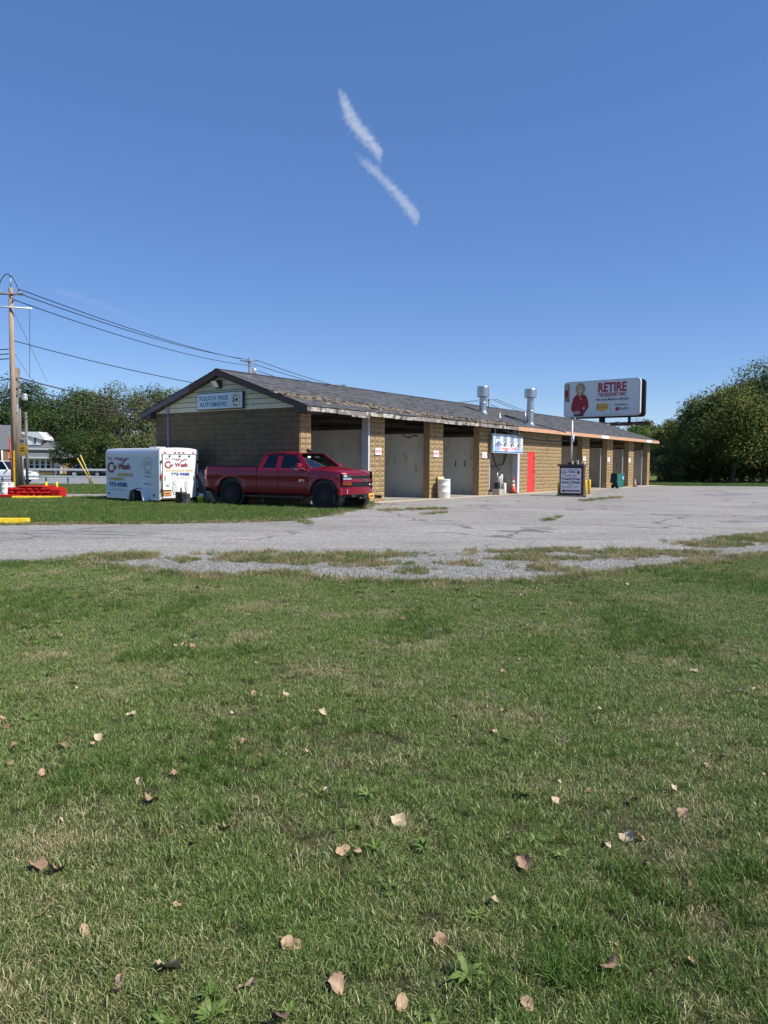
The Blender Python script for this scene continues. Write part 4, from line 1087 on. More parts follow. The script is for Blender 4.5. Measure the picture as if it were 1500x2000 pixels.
# ------------------------------------------------------------------ cargo trailer
M_tw = mat('white aluminium skin', (.74,.75,.75), .45, .06, 1.5, col2=(.60,.60,.57), amt=.1, s2=2); M_ttrim = mat('trailer trim', (.66,.67,.68), .35, .1, 2, metal=.5)
M_maroon = mat('maroon lettering', (.30,.04,.05), .6, .3, 8); M_navy = mat('blue lettering', (.03,.09,.36), .6, .3, 8); M_gold = mat('gold lettering', (.70,.42,.03), .6, .3, 8); M_fade = mat('faded grey lettering', (.45,.44,.44), .6, .2)
M_ghost = mat('faded decal ghost', (.62,.63,.61), .6, .1)
p0 = dpt(312, 976, 28.0); p0.z = 0; ang = math.atan2(.77, .64)
# local x = along the rear face (to the right), local y = along the long side (towards the road)
tr = thing('cargo_trailer', 'white enclosed cargo trailer with car wash lettering parked on the grass by the gable', 'trailer', p0, ang)
TW, TL, TB, TTp = 1.72, 3.58, .17, 2.07
prof = []
for k in range(15):
    a = math.pi*k/14; prof.append((TW/2-(TW/2)*math.cos(a), TTp-.16+.16*math.sin(a)**.55))
out = [(0, TB), (TW, TB)]+[(x, z) for x, z in prof[::-1]]
MB().prism([(x, .02, z) for x, z in out], (0, TL-.02, 0)).build('body', M_tw, tr)
MB().prism([(x, 0, z) for x, z in out], (0, .06, 0)).build('rear_frame', mat('rear frame white', (.80,.80,.79), .4, .05), tr, .02)
lw = MB().bb((-.008, .10, TB+.02), (-.001, TL-.06, TTp-.27)).build('side_skin', M_tw, tr)
for q in (1.15, 2.35):
    MB().bb((-.012, q, TB+.03), (-.0085, q+.02, TTp-.28)).build('panel_seam', M_ttrim, lw)
rfc = MB()
cols = []
for k in range(8):
    a = math.pi/2*k/7; cols.append([(-.02+.16*(1-math.cos(a)), yv, TTp-.22+.19*math.sin(a)) for yv in (.06, TL-.02)])
rfc.grid(cols); rfc.build('roof_cove', M_ttrim, tr)
MB().bb((-.014, .065, TTp-.27), (-.001, TL-.03, TTp-.245)).build('roof_trim', M_ttrim, tr)
MB().bb((-.02, .0, TB-.03), (.02, .06, TTp-.2)).build('corner_post', M_ttrim, tr); MB().bb((-.016, TL-.05, TB-.03), (.03, TL+.01, TTp-.2)).build('corner_post', M_ttrim, tr)
MB().bb((-.014, .065, TB-.04), (.03, TL-.055, TB+.03)).build('bottom_rail', M_ttrim, tr)
MB().bb((.7, 1.2, TTp-.02), (1.1, 1.7, TTp+.05)).build('roof_hatch', M_ttrim, tr)
rd = MB().bb((.13, -.018, TB+.05), (TW-.13, -.001, TTp-.25)).build('rear_ramp_door', mat('rear door white', (.80,.81,.80), .4, .05, 2), tr)
MB().bb((.10, -.024, TTp-.25), (TW-.10, -.002, TTp-.23)).bb((.10, -.024, TB+.05), (.13, -.002, TTp-.2505)).bb((TW-.13, -.024, TB+.05), (TW-.10, -.002, TTp-.2505)).bb((.10, -.024, TB+.0), (TW-.10, -.002, TB+.0495)).build('door_seal', mat('dark seal', (.10,.06,.05), .7), rd)
for q in (.42, .86, 1.28): MB().lathe([(.0, -.05), (.035, -.045), (.04, -.0245)], (q, 0, TTp-.31), 'Y', 10).build('door_bumper', M_black, rd)
for q in (.24, .68, .86, 1.04, 1.48): MB().box((q, -.012, TTp-.175), (.09, .02, .03)).build('marker_lamp', M_tail, tr)
for q in (.06, TW-.06):
    MB().cyl((q, -.03, TB+.1), (q, -.03, TTp-.5), .016, n=8).build('lock_bar', M_ttrim, rd)
    MB().box((q, -.04, 1.0), (.06, .05, .16)).build('latch', M_tail, rd); MB().box((q, -.035, 1.55), (.05, .04, .09)).box((q, -.035, .5), (.05, .04, .09)).build('bracket', M_black, rd)
for q in (.22, TW-.24): MB().box((q, -.022, .93), (.03, .01, .18)).build('hinge', M_black, rd)
lp = MB().box((.30, -.024, .40), (.36, .012, .22)).build('plate_holder', M_black, tr); MB().box((.30, -.034, .385), (.31, .008, .16)).build('licence_plate', M_plate, lp); MB().box((.30, -.0395, .38), (.2, .003, .05)).build('plate_mark', M_navy, lp)
for q in (.35, TL-.2): MB().box((-.012, q, TB+.14), (.012, .10, .07)).build('side_marker', M_black, tr)
for q in (.22, TL-.15): MB().box((-.02, q, TTp-.20), (.03, .11, .035)).build('marker_lamp', M_tail, tr)
# wheel and fender
wy = 1.22
wheel(tr, (-.10, wy, .26), .30, .20, -1, rimm=M_blkpl)
fd = MB(); fo = [(-.55, .10), (-.40, .54), (.40, .54), (.55, .10), (.47, .10), (.345, .47), (-.345, .47), (-.47, .10)]
fd.prism([(-.24, wy+a, z) for a, z in fo], (.236, 0, 0)); fd.build('fender', M_tw, tr, .012)
MB().bb((-.002, wy-.42, TB-.03), (-.0012+.02, wy+.42, .46)).build('wheel_well', M_black, tr)
MB().tube([(.3, TL, TB), (TW/2, TL+1.2, TB+.03)], .045, 6).tube([(TW-.3, TL, TB), (TW/2, TL+1.2, TB+.03)], .045, 6).cyl((TW/2, TL+1.1, 0.0), (TW/2, TL+1.1, .5), .04).build('tow_frame', M_black, tr)
for q in (.06, TW-.06): MB().bb((q-.05, .1, 0.0), (q+.05, .25, TB)).build('support_leg', M_black, tr)
# print on the long side: right hand = towards the rear (-y)
sp = Print(tr, (-.012, TL, TB), (0, -1, 0), (0, 0, 1)); SH = TTp-.27-TB
sp.text('lettering', 'Dr. Huggs', .17, SH*.855, 1.10, SH*.10, M_maroon, .01)
sp.text('lettering', 'C', .10, SH*.57, .46, SH*.27, M_maroon, .035); sp.text('lettering', 'ar', .52, SH*.655, .28, SH*.10, M_maroon, .035); sp.text('lettering', 'W', .84, SH*.655, .40, SH*.15, M_maroon, .035); sp.text('lettering', 'ash', 1.20, SH*.655, .50, SH*.15, M_maroon, .035)
sp.arc('swoosh', 1.62, SH*.70, .48, 178, 88, .01, .07, M_maroon, ry=SH*.22)
sp.text('lettering', 'DETAILIN', .82, SH*.50, 1.02, SH*.075, M_gold, .03); sp.text('lettering', '& WAXING', .20, SH*.395, 1.08, SH*.075, M_gold, .03)
sp.text('lettering', '773-9585', .22, SH*.25, 1.26, SH*.10, M_navy, .03)
sp.text('lettering', 'www.DRHUGGS.com', .20, SH*.16, 1.22, SH*.045, M_fade, .0)
sp.arc('burst_ring', 2.86, SH*.78, .25, 0, 360, .03, .035, mat('faded yellow', (.62,.58,.34), .6), 28); sp.text('lettering', 'FREE', 2.72, SH*.79, .28, SH*.045, M_fade, .01, tilt=.25); sp.text('lettering', 'ESTIMATE', 2.64, SH*.725, .45, SH*.045, M_fade, .01, tilt=.25)
for q, tx in ((.56, 'Washing'), (.48, 'Waxing'), (.31, 'Buffing')): sp.text('lettering', '\u2022'+tx if False else tx, 2.66, SH*q, .40, SH*.05, M_ink, .0)
# print on the rear door
rp = Print(tr, (.13, -.018, TB+.05), (1, 0, 0), (0, 0, 1)); RW, RH = TW-.26, TTp-.30-TB
rp.text('lettering', 'Dr. Huggs', RW*.09, RH*.855, RW*.44, RH*.065, M_maroon, .01)
rp.text('lettering', 'C', RW*.05, RH*.675, RW*.18, RH*.17, M_maroon, .035); rp.text('lettering', 'ar', RW*.20, RH*.715, RW*.12, RH*.06, M_maroon, .035); rp.text('lettering', 'W', RW*.35, RH*.715, RW*.18, RH*.095, M_maroon, .035); rp.text('lettering', 'ash', RW*.53, RH*.715, RW*.21, RH*.095, M_maroon, .035)
rp.arc('swoosh', RW*.72, RH*.76, RW*.22, 178, 88, .01, .04, M_maroon, ry=RH*.13)
rp.text('lettering', 'BOAT DETAILING & WAXING', RW*.10, RH*.615, RW*.80, RH*.035, M_gold, .02)
rp.text('lettering', '773-9585', RW*.24, RH*.515, RW*.55, RH*.065, M_navy, .03); rp.text('lettering', 'www.DRHUGGS.com', RW*.27, RH*.455, RW*.50, RH*.03, M_fade)
rp.disc('decal_ghost', RW*.34, RH*.36, RW*.06, RH*.055, M_ghost); rp.shape('decal_ghost', [(RW*.28, RH*.30), (RW*.40, RH*.30), (RW*.43, RH*.2), (RW*.38, RH*.08), (RW*.31, RH*.08), (RW*.27, RH*.2)], M_ghost); rp.shape('decal_ghost', [(RW*.66, RH*.40), (RW*.72, RH*.40), (RW*.74, RH*.25), (RW*.70, RH*.14), (RW*.65, RH*.25)], M_ghost); rp.disc('decal_ghost', RW*.15, RH*.31, RW*.06, RH*.035, M_ghost)

# ------------------------------------------------------------------ cars on and beyond the road
def simple_car(name, label, loc, rz, L, H, W, paint, wagon=True, r=.36):
    T = thing(name, label, 'car', loc, rz)
    ra, fa = .20*L, .80*L; hoodz = H*.60
    def cols(s_):
        out_ = []
        for x in sorted(set(list(np.linspace(0, L, 44))+[ra-r*1.2, ra+r*1.2, fa-r*1.2, fa+r*1.2])):
            lo = .30
            for xa in (ra, fa):
                d = abs(x-xa)
                if d < r*1.22: lo = max(lo, r+math.sqrt(max(0, (r*1.22)**2-d*d)))
            hi = hoodz-(.12*H*max(0, (x-.72*L)/(.28*L))**1.6 if x > .72*L else 0)
            e = max(0, abs(x-L/2)/(L/2)-.8)/.2; w = W/2-.12*e*e
            out_.append([(x, s_*(w-.06*max(0, (.5-q)*2)-.05*q*q), lo+(hi-lo)*q) for q in np.linspace(0, 1, 6)]+[(x, 0, hi+.03)])
        return out_
    b_ = MB(); b_.grid(cols(1)); b_.grid(cols(-1)); c1 = cols(1); c2 = cols(-1)
    for i in (0, -1): b_.poly([p_ for p_ in c1[i]]+[p_ for p_ in c2[i][-2::-1]])
    b_.build('body', paint, T)
    back = .03*L if wagon else .16*L
    base = [(back, hoodz), (.70*L, hoodz), (.56*L, H-.03), (back+.10*L if not wagon else back+.05*L, H-.03)]
    cab_ = MB(); w0, w1 = W/2-.05, W/2-.22
    ring = [[(x, y*(w0 if z < H-.1 else w1), z) for x, z in base] for y in (-1, 1)]
    cab_.poly(ring[0]); cab_.poly(ring[1]); cab_.poly([ring[0][1], ring[1][1], ring[1][2], ring[0][2]]); cab_.poly([ring[0][0], ring[1][0], ring[1][3], ring[0][3]])
    cab_.build('windows', M_glassd, T)
    MB().prism([(base[3][0]-.06, -w1-.03, H-.05), (base[2][0]+.10, -w1-.03, H-.05), (base[2][0], -w1+.02, H), (base[3][0], -w1+.02, H)], (0, 2*w1+.02, 0)).build('roof', paint, T, .02)
    for s_ in (-1, 1):
        for x0 in (base[0][0], .36*L, .67*L):
            t0 = Vector((x0, s_*(w0+.012), hoodz)); fx = base[3][0] if x0 == base[0][0] else (.36*L if x0 == .36*L else base[2][0]); t1 = Vector((fx, s_*(w1+.012), H-.03))
            MB().tube([t0, t1], .045, 5).build('window_pillar', paint, T)
        for xa in (ra, fa): wheel(T, (xa, s_*(W/2-.11), r), r, .22, s_, rimm=M_ttrim, spokes=5, tyre_frac=.66)
        MB().box((L-.03, s_*(W/2-.28), hoodz-.22), (.06, .30, .14)).build('headlight', M_lens, T); MB().box((.02, s_*(W/2-.18), hoodz-.15), (.05, .16, .26)).build('tail_light', M_tail, T)
        MB().box((.66*L, s_*(W/2+.05), hoodz+.06), (.12, .14, .11)).build('door_mirror', paint, T, .02)
    MB().bb((.3, -W/2+.25, .25), (L-.3, W/2-.25, .5)).build('underbody', M_black, T)
    return T
M_wcar = carpaint('white car paint', (.78,.79,.80), 0); M_dcar = carpaint('dark car paint', (.03,.035,.045), .2); M_scar = carpaint('silver car paint', (.5,.52,.55), .4)
pw = dpt(56, 930, 60.5)
simple_car('white_suv', 'white sport utility vehicle on the road behind the tall utility pole', (pw.x-4.85, 60.5+.95, gh(-30, 60)+.03), 0, 4.85, 1.76, 1.92, M_wcar, True, .37)
pd = dpt(135, 925, 92); simple_car('dark_sedan', 'dark sedan parked beyond the far guardrail right of the brick house', (pd.x, 92, gh(-30, 92)), 0, 4.6, 1.42, 1.8, M_dcar, False, .32)
pd = dpt(186, 922, 104); simple_car('silver_car', 'silver car parked beyond the guardrail just left of the trailer', (pd.x, 104, gh(-30, 104)), 0, 4.4, 1.45, 1.8, M_scar, True, .32)
# ================================================================== PROPS
M_yel = mat('yellow paint', (.80,.55,.015), .6, .12, 5, col2=(.45,.40,.28), amt=.08, s2=6); M_yold = mat('dull yellow paint', (.42,.36,.05), .7, .2, 5)
M_brick = block_mat('brown brick', (.13,.085,.055), .1); M_wood = mat('weathered pole wood', (.33,.25,.18), .9, .3, 3, .5, 40, stretch=(4, 4, .35), col2=(.20,.15,.11), amt=.3, s2=2); M_woodg = mat('old grey pole wood', (.19,.165,.14), .9, .3, 3, .4, 40, stretch=(4, 4, .35))
M_plank = mat('raw plank', (.28,.22,.15), .85, .2, 4)
# --- kiosk sign
kc = gpt(1115, 970); ka = R(26)
ks = thing('kiosk_sign', 'dark brick sign kiosk reading Touch-Free Auto Wash with a red arrow', 'sign', kc, -ka)
kw, kd, kh = 1.18, .45, 1.58
MB().bb((-kw/2-.13, -.12, 0), (kw/2+.10, kd+.12, .07)).build('concrete_base', mat('kiosk base', (.20,.19,.17), .9, .2), ks)
bd = MB().bb((-kw/2+.012, .012, .07), (kw/2-.012, kd-.012, kh-.09)).build('body', mat('kiosk mortar', (.05,.04,.035), .9), ks)
bkm = MB().bb((-.095, -.012, -.028), (.095, .012, .028)).mesh('brick', M_brick); bks = MB().bb((-.012, -.085, -.028), (.012, .085, .028)).mesh('brick', M_brick)
for r_ in range(22):
    z = .105+r_*.0655
    if z > kh-.12: break
    for c_ in range(2):
        o = link('brick', bks, bd); o.location = (kw/2, .13+c_*.19, z)
    for c_ in (-1, 1):
        o = link('brick', bkm, bd); o.location = (c_*(kw/2-.105), 0.0, z)
MB().bb((-kw/2-.08, -.09, kh-.09), (kw/2+.02, kd+.09, kh)).build('cap', mat('dark kiosk cap', (.07,.055,.05), .7, .2), ks)
MB().bb((-.20, .05, kh), (.22, .4, kh+.10)).build('cap_block', M_dark, ks); 
M_pst = mat('pale stone', (.55,.50,.42), .9)
for lo_, hi_ in (((.42, .2, kh+.001), (.58, .4, kh+.10)), ((.0, -.06, kh+.001), (.08, .04, kh+.16)), ((.23, .02, kh+.001), (.32, .12, kh+.20))): MB().bb(lo_, hi_).build('cap_stone', M_pst, ks, .01)
MB().bb((-kw/2+.04, -.05, .10), (kw/2-.07, -.013, kh-.10)).build('sign_frame', mat('sign frame black', (.025,.022,.022), .5), ks)
sw, sh, sx = kw-.20, kh-.37, -kw/2+.09
MB().bb((sx, -.058, .18), (sx+sw, -.0505, .18+sh)).build('sign_face', mat('white sign face', (.76,.77,.80), .45, .04), ks)
pr = Print(ks, (sx, -.058, .18), (1, 0, 0), (0, 0, 1))
M_nblk = mat('navy ink', (.018,.02,.045), .5, .1); M_nmar = mat('maroon ink', (.22,.02,.06), .5, .1)
pr.text('lettering', 'Dr. Huggs', sw*.10, sh*.935, sw*.45, sh*.045, M_nmar, .01)
pr.text('lettering', 'C', sw*.04, sh*.775, sw*.19, sh*.14, M_nblk, .02); pr.text('lettering', 'ar', sw*.20, sh*.81, sw*.13, sh*.055, M_nblk, .02); pr.text('lettering', 'W', sw*.36, sh*.81, sw*.18, sh*.085, M_nblk, .02); pr.text('lettering', 'ash', sw*.53, sh*.81, sw*.20, sh*.08, M_nblk, .02)
pr.arc('swoosh', sw*.72, sh*.80, sw*.24, 175, 40, .01, .025, M_nblk, ry=sh*.14); pr.disc('emblem', sw*.87, sh*.83, sw*.07, sh*.06, M_nmar)
pr.text('lettering', 'Professional', sw*.18, sh*.665, sw*.62, sh*.075, M_nmar, .0, .35, tilt=.03)
pr.text('lettering', 'Touch-Free', sw*.04, sh*.525, sw*.92, sh*.095, M_nblk, .025); pr.text('lettering', 'Auto Wash', sw*.04, sh*.385, sw*.92, sh*.095, M_nblk, .025)
pr.text('lettering', 'with', sw*.40, sh*.32, sw*.18, sh*.035, M_nblk, .01); pr.text('lettering', '"The Right Touch"', sw*.05, sh*.185, sw*.90, sh*.075, M_nmar, .0, .3, tilt=.05)
pr.shape('arrow', [(sw*.04, sh*.085), (sw*.18, sh*.15), (sw*.18, sh*.11), (sw*.95, sh*.11), (sw*.95, sh*.06), (sw*.18, sh*.06), (sw*.18, sh*.02)], M_nmar)
mp = thing('sign_mast', 'slim grey metal mast rising from the top of the sign kiosk', 'mast', kc+Vector((.06, .30, kh+.10)))
MB().cyl((0, 0, 0), (0, 0, 2.08), .045, .04, 10).build('pole', M_ttrim, mp); MB().tube([(0, 0, 2.0), (.02, -.02, 2.12), (.12, -.05, 2.18), (.16, -.05, 2.08)], .03, 6).build('weatherhead', M_steel, mp); MB().cyl((.05, -.03, 1.0), (.05, -.03, 1.35), .05, n=8).build('fitting', M_white, mp)
def wire(name, label, a, b_, sag, r=.015, m=None, cat='cable', n=14, group=None):
    a = Vector(a); b_ = Vector(b_); pts = [a.lerp(b_, i/n)-Vector((0, 0, sag*4*(i/n)*(1-i/n))) for i in range(n+1)]
    return tag(MB().tube(pts, r, 5).build(name, m or M_black), label, cat, group)
wire('mast_cable', 'black cable sagging from the eave to the mast on the kiosk', B(14.5, -.62, ZE-.22), kc+Vector((.06, .30, kh+1.20)), .25, .028)
def bollard(px, py, h, r, label, m=M_yel):
    p_ = gpt(px, py); return tag(MB().lathe([(r, 0), (r, h-.05), (r*.8, h-.012), (r*.4, h), (0, h)], (p_.x, p_.y, 0), n=14).build('bollard', m), label, 'bollard', 'bollards around the sign kiosk')
bollard(1091, 968.5, .72, .062, 'dull yellow bollard at the left edge of the sign kiosk', M_yold)
bollard(1142.5, 969.5, .82, .075, 'bright yellow bollard touching the right side of the sign kiosk')
bollard(1150.5, 968, .82, .075, 'bright yellow bollard farthest right of the sign kiosk')
pk = gpt(1148, 971); tag(MB().box((pk.x, pk.y, .06), (.30, .22, .12), .2).build('kerb_block', mat('pale kerb block', (.5,.42,.3), .9, .15), None, .015), 'short pale concrete block at the foot of the right bollards', 'kerb')
# --- cones
M_or = mat('orange cone', (.78,.085,.025), .55, .1, 5); M_oro = mat('faded orange cone', (.52,.20,.09), .7, .2, 6); M_cw = mat('cone white band', (.75,.70,.64), .6, .1)
def cone(px, py, h, label, m):
    p_ = gpt(px, py); t = thing('traffic_cone', label, 'traffic cone', (p_.x, p_.y, .012), .3); q = h/.9
    MB().box((0, 0, .02), (.40*q, .40*q, .04)).build('base', M_black, t, .01)
    MB().lathe([(.155*q, .04), (.105*q, .40*h/.9)], n=18).build('cone_body', m, t); MB().lathe([(.106*q, .40*h/.9), (.086*q, .52*h/.9)], n=18).build('reflective_band', M_cw, t)
    MB().lathe([(.0865*q, .52*q), (.074*q, .60*q)], n=18).build('cone_band', m, t); MB().lathe([(.0745*q, .60*q), (.050*q, .74*q)], n=18).build('reflective_band', M_cw, t); MB().lathe([(.0505*q, .74*q), (.022*q, .89*q), (.0, .90*q)], n=18).build('cone_tip', m, t)
cone(1002, 964.5, .86, 'bright orange traffic cone standing below the menu sign', M_or); cone(1240, 951, .62, 'small faded traffic cone in front of the last bay', M_oro)
# --- white barrel with a carton on it
def barrel(px, py, r, h, label, m, rz=0):
    p_ = gpt(px, py); b_ = MB().lathe([(r*.93, 0), (r*.97, .02), (r*.98, h*.30), (r*1.02, h*.32), (r*1.02, h*.35), (r*.985, h*.37), (r*.985, h*.64), (r*1.02, h*.66), (r*1.02, h*.69), (r*.98, h*.71), (r*.97, h-.03), (r*1.0, h-.02), (r*.98, h), (r*.9, h), (r*.88, h-.02), (0, h-.02)], (p_.x, p_.y, .012), n=26)
    return tag(b_.build('plastic_barrel', m), label, 'barrel', 'white plastic barrels'), p_
M_wpl = mat('white plastic', (.76,.74,.69), .5, .06, 3)
_, bp = barrel(867, 973.5, .285, .86, 'white plastic barrel standing against the second pillar', M_wpl)
p_ = bp+Vector((-.16, .30, 0)); tag(MB().box((p_.x, p_.y+.04, .49), (.30, .26, .96), .3).build('yellow_carton', mat('pale yellow card', (.66,.58,.28), .8, .1), None, .01), 'pale yellow carton upright behind the white barrel', 'carton')
# --- coin box / vacuum unit
vc = B(14.75, -.42, .012); vu = thing('vacuum_station', 'small white and grey coin vacuum unit on concrete blocks beside the third pillar', 'vacuum', vc, UA)
MB().bb((-.40, -.20, 0), (.12, .20, .30)).build('block_base', mat('grey block', (.36,.34,.30), .9, .2), vu, .01); MB().bb((.13, -.22, 0), (.36, .18, .60)).build('pale_block', mat('cream block', (.68,.62,.50), .9, .1), vu, .01)
MB().lathe([(.11, .30), (.11, .85), (.09, .92), (0, .93)], (.0, 0, 0), n=16).build('canister', M_ttrim, vu); MB().lathe([(.07, .605), (.07, .98), (.05, 1.03), (0, 1.04)], (.24, 0, 0), n=14).build('dispenser', M_white, vu); MB().bb((-.34, -.12, .30), (-.14, .12, .62)).build('hose_box', M_black, vu, .02); MB().cyl((-.12, .05, .92), (-.12, .05, 1.12), .03).build('nozzle', M_white, vu)
# --- wheelie bin with its lid hanging open
wp = gpt(1207, 954); wb = thing('wheelie_bin', 'green wheeled bin with its black lid flipped open', 'bin', (wp.x, wp.y, 0), R(20))
M_bin = mat('green plastic', (.02,.20,.16), .5, .1); MB().prism([(-.24, -.22, .08), (.24, -.22, .08), (.29, -.29, .95), (-.29, -.29, .95)], (0, .55, 0)).build('body', M_bin, wb, .02)
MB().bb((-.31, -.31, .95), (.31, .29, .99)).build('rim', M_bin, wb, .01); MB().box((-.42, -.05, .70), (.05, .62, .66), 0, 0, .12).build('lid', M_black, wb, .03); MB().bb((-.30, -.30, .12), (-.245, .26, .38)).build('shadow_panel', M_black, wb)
for y_ in (-.22, .27): MB().lathe([(.0, -.03), (.12, -.03), (.12, .03), (0, .03)], (-.24, y_, .12), 'Y', 16).build('wheel', M_rubber, wb)
MB().poly([(.10, -.2935, .62), (.24, -.2935, .62), (.25, -.2935, .82), (.10, -.2935, .82)]).build('label', mat('bin label', (.35,.55,.75), .5), wb, fix=False); MB().tube([(-.26, -.30, .93), (-.36, -.30, .95), (-.36, .30, .95), (-.26, .30, .93)], .02, 6).build('handle', M_bin, wb)
# --- things by the trailer and the truck
pp = dpt(357, 980, 27.6); t = thing('metal_drum', 'dark galvanised tank with an upright pipe on the grass behind the trailer', 'drum', (pp.x, pp.y, 0), R(-10)); M_tank = mat('sooty metal', (.085,.085,.09), .5, .45, 6, metal=.4, col2=(.30,.30,.31), amt=.2, s2=5)
MB().lathe([(.20, 0), (.20, .44), (.21, .45), (.21, .47), (0, .47)], (-.06, 0, 0), n=18).build('tank', M_tank, t); MB().bb((-.02, -.16, 0), (.22, .16, .41)).build('box', M_tank, t, .015); MB().cyl((-.05, -.03, .47), (-.05, -.03, .62), .028).build('pipe', M_black, t)
pp = dpt(392.5, 978, 28.2); M_lime = mat('lime plastic', (.55,.80,.02), .5, .08); t = thing('lime_bucket', 'lime green plastic bucket on the grass between trailer and pickup', 'bucket', (pp.x, pp.y, 0))
MB().lathe([(.085, 0), (.115, .26), (.12, .28), (.125, .28), (.125, .25)], n=18).build('pail', M_lime, t); MB().tube([(-.12, 0, .25), (-.10, -.09, .20), (0, -.13, .17), (.10, -.09, .20), (.12, 0, .25)], .008, 5).build('handle', M_black, t)
pp = dpt(389.5, 975.5, 28.3); tag(MB().box((pp.x, pp.y+.25, .19), (.17, .06, .38), .2).build('white_carton', M_white, None, .01), 'small white box standing behind the lime bucket', 'box')
a = dpt(412, 977, 28.4); pl0 = Vector((a.x+.1, a.y+.15, 0)); pk = thing('leaning_plank', 'long wooden plank leaning towards the gable behind the pickup', 'plank', pl0)
e_ = dpt(388, 921, a.y+.95)-pl0; sd = Vector((.09, .02, 0)); MB().prism([-sd, sd, sd+e_, -sd+e_], (0, .04, 0)).build('board', M_plank, pk)
a = B(-.04, 4.72); bs = thing('grey_panel', 'grey sheet panel leaning on the gable wall behind the pickup tailgate', 'panel', a, UA)
MB().prism([(-.30, -.35, 0), (-.30, .38, 0), (-.03, .38, 1.25), (-.03, -.35, 1.25)], (-.03, 0, .005)).build('sheet', mat('grey sheet', (.30,.33,.38), .6, .1), bs)
pp = dpt(484, 983, 26.6); t = thing('orange_trimmer', 'orange and white tool lying in the grass behind the pickup rear wheel', 'tool', (pp.x, pp.y+1.6, 0), .2)
MB().box((-.1, 0, .08), (.34, .16, .12)).box((-.05, 0, .16), (.16, .12, .06)).build('motor_housing', M_or, t, .03); MB().tube([(.06, 0, .12), (.20, 0, .13), (.32, 0, .05)], .012, 6).tube([(.26, .05, .22), (.36, .05, .02)], .022, 6).build('shaft', M_white, t)
# --- left side: red planter, barrels, posts, kerb stops
M_redst = block_mat('red painted stone', (.50,.018,.016), .12, dirt=(.28,.01,.01))
pp = gpt(60, 972); t = thing('red_stone_island', 'red painted stone base around the roadside pole', 'planter', (pp.x, pp.y, 0), R(-3)); rr = random.Random(8)
cr_ = MB().bb((-.98, .02, 0), (.88, 1.3, .42)).build('core', M_redst, t)
def stone(w, h, seed):
    r2 = random.Random(seed); rows = [[(-w/2+w*i/4+(r2.uniform(-.02, .02) if 0 < i < 4 else 0), -.03-(0 if i in (0, 4) or j in (0, 2) else r2.uniform(.02, .07)), -h/2+h*j/2) for i in range(5)] for j in range(3)]
    m_ = MB().grid(rows, False); rim = rows[0]+[rows[1][4]]+rows[2][::-1]+[rows[1][0]]
    for i in range(len(rim)): a_, c_ = rim[i], rim[(i+1) % len(rim)]; m_.poly([a_, (a_[0], .02, a_[2]), (c_[0], .02, c_[2]), c_])
    return m_.mesh('stone', M_redst, fix=False)
for r_ in range(3):
    x = -.98
    while x < .80:
        w = min(rr.uniform(.22, .42), .88-x); o = link('stone', stone(w-.012, .135, rr.randrange(99)), cr_); o.location = (x+w/2, 0, .07+r_*.142); x += w
MB().bb((-1.25, -.20, 0), (-.45, 1.0, .13)).build('lower_step', M_redst, t, .03); MB().bb((.89, -.05, 0), (1.30, .55, .35)).build('end_block', M_redst, t, .02); MB().bb((-.55, -.06, .43), (.55, 1.2, .49)).build('top_slab', M_redst, t, .02)
M_wbar = mat('white painted barrel', (.72,.71,.68), .6, .08, 3)
barrel(9.5, 971.5, .15, .62, 'white barrel left of the red stone base', M_wbar); barrel(21, 969.5, .15, .60, 'white barrel tucked behind the corner of the red stone base', M_wbar)
for px, py, h, lb in ((90.5, 971, .66, 'yellow leaning post in front of the red stone base, left of the pair'), (111, 967.5, .62, 'yellow post beside the red stone base, right of the pair')):
    p_ = gpt(px, py); tag(MB().lathe([(.055, 0), (.055, h-.03), (.03, h), (0, h)], (p_.x, p_.y, 0), n=12).build('yellow_post', M_yel), lb, 'post', 'yellow posts by the red base')
def kerbstop(a, b_, label, w=.16, h=.13):
    a, b_ = Vector(a), Vector(b_); d = (b_-a).normalized(); n = Vector((-d.y, d.x, 0))*w/2
    o = MB().prism([a-n, a+n, a+n*.7+Vector((0, 0, h)), a-n*.7+Vector((0, 0, h))], b_-a).build('kerb_stop', M_yel, None, .012); return tag(o, label, 'wheel stop', 'yellow wheel stops')
kerbstop(gpt(-60, 1023, .004), gpt(57, 1023, .004), 'yellow concrete wheel stop at the edge of the grass in the left foreground', .22, .14)
kerbstop(gpt(24, 975, .004), gpt(120, 975, .004), 'yellow concrete wheel stop in front of the red stone base')
# --- fallen leaves
M_lf = [mat('dry leaf tan', (.40,.27,.165), .8, .25, 30), mat('dry leaf brown', (.30,.185,.115), .8, .3, 30), mat('dry leaf pale', (.48,.37,.25), .8, .2, 30), mat('dry leaf dark', (.14,.085,.055), .8, .3, 30)]
lfm = []
for k in range(8):
    r2 = random.Random(50+k); rows = []; curl = r2.uniform(1.2, 4.5); fold = r2.uniform(-.5, 1.0); nseg = 7
    for i in range(nseg+1):
        t_ = i/nseg; wd_ = (.30+.08*(k % 3))*(max(0, 1-((t_-.36)/.66)**2) if t_ > .36 else max(.05, 1-((.36-t_)/.40)**2.2))**.75*(1+r2.uniform(-.22, .18)); row = []
        for j in range(5):
            q_ = j/2-1; row.append((wd_*q_, t_-.5, .30*curl*(q_*q_*wd_*wd_)+fold*.5*abs(q_)*wd_+.20*math.sin(t_*3.1+k)+.06*math.sin(t_*9+q_*4+k)+r2.uniform(-.012, .012)))
        rows.append(row)
    m_ = MB().grid(rows); m_.tube([(0, -.5, .02), (.03, -.62, .04), (.02, -.75, .02)], .012, 4); lfm.append(m_.mesh('leaf', M_lf[k % 4], fix=False))
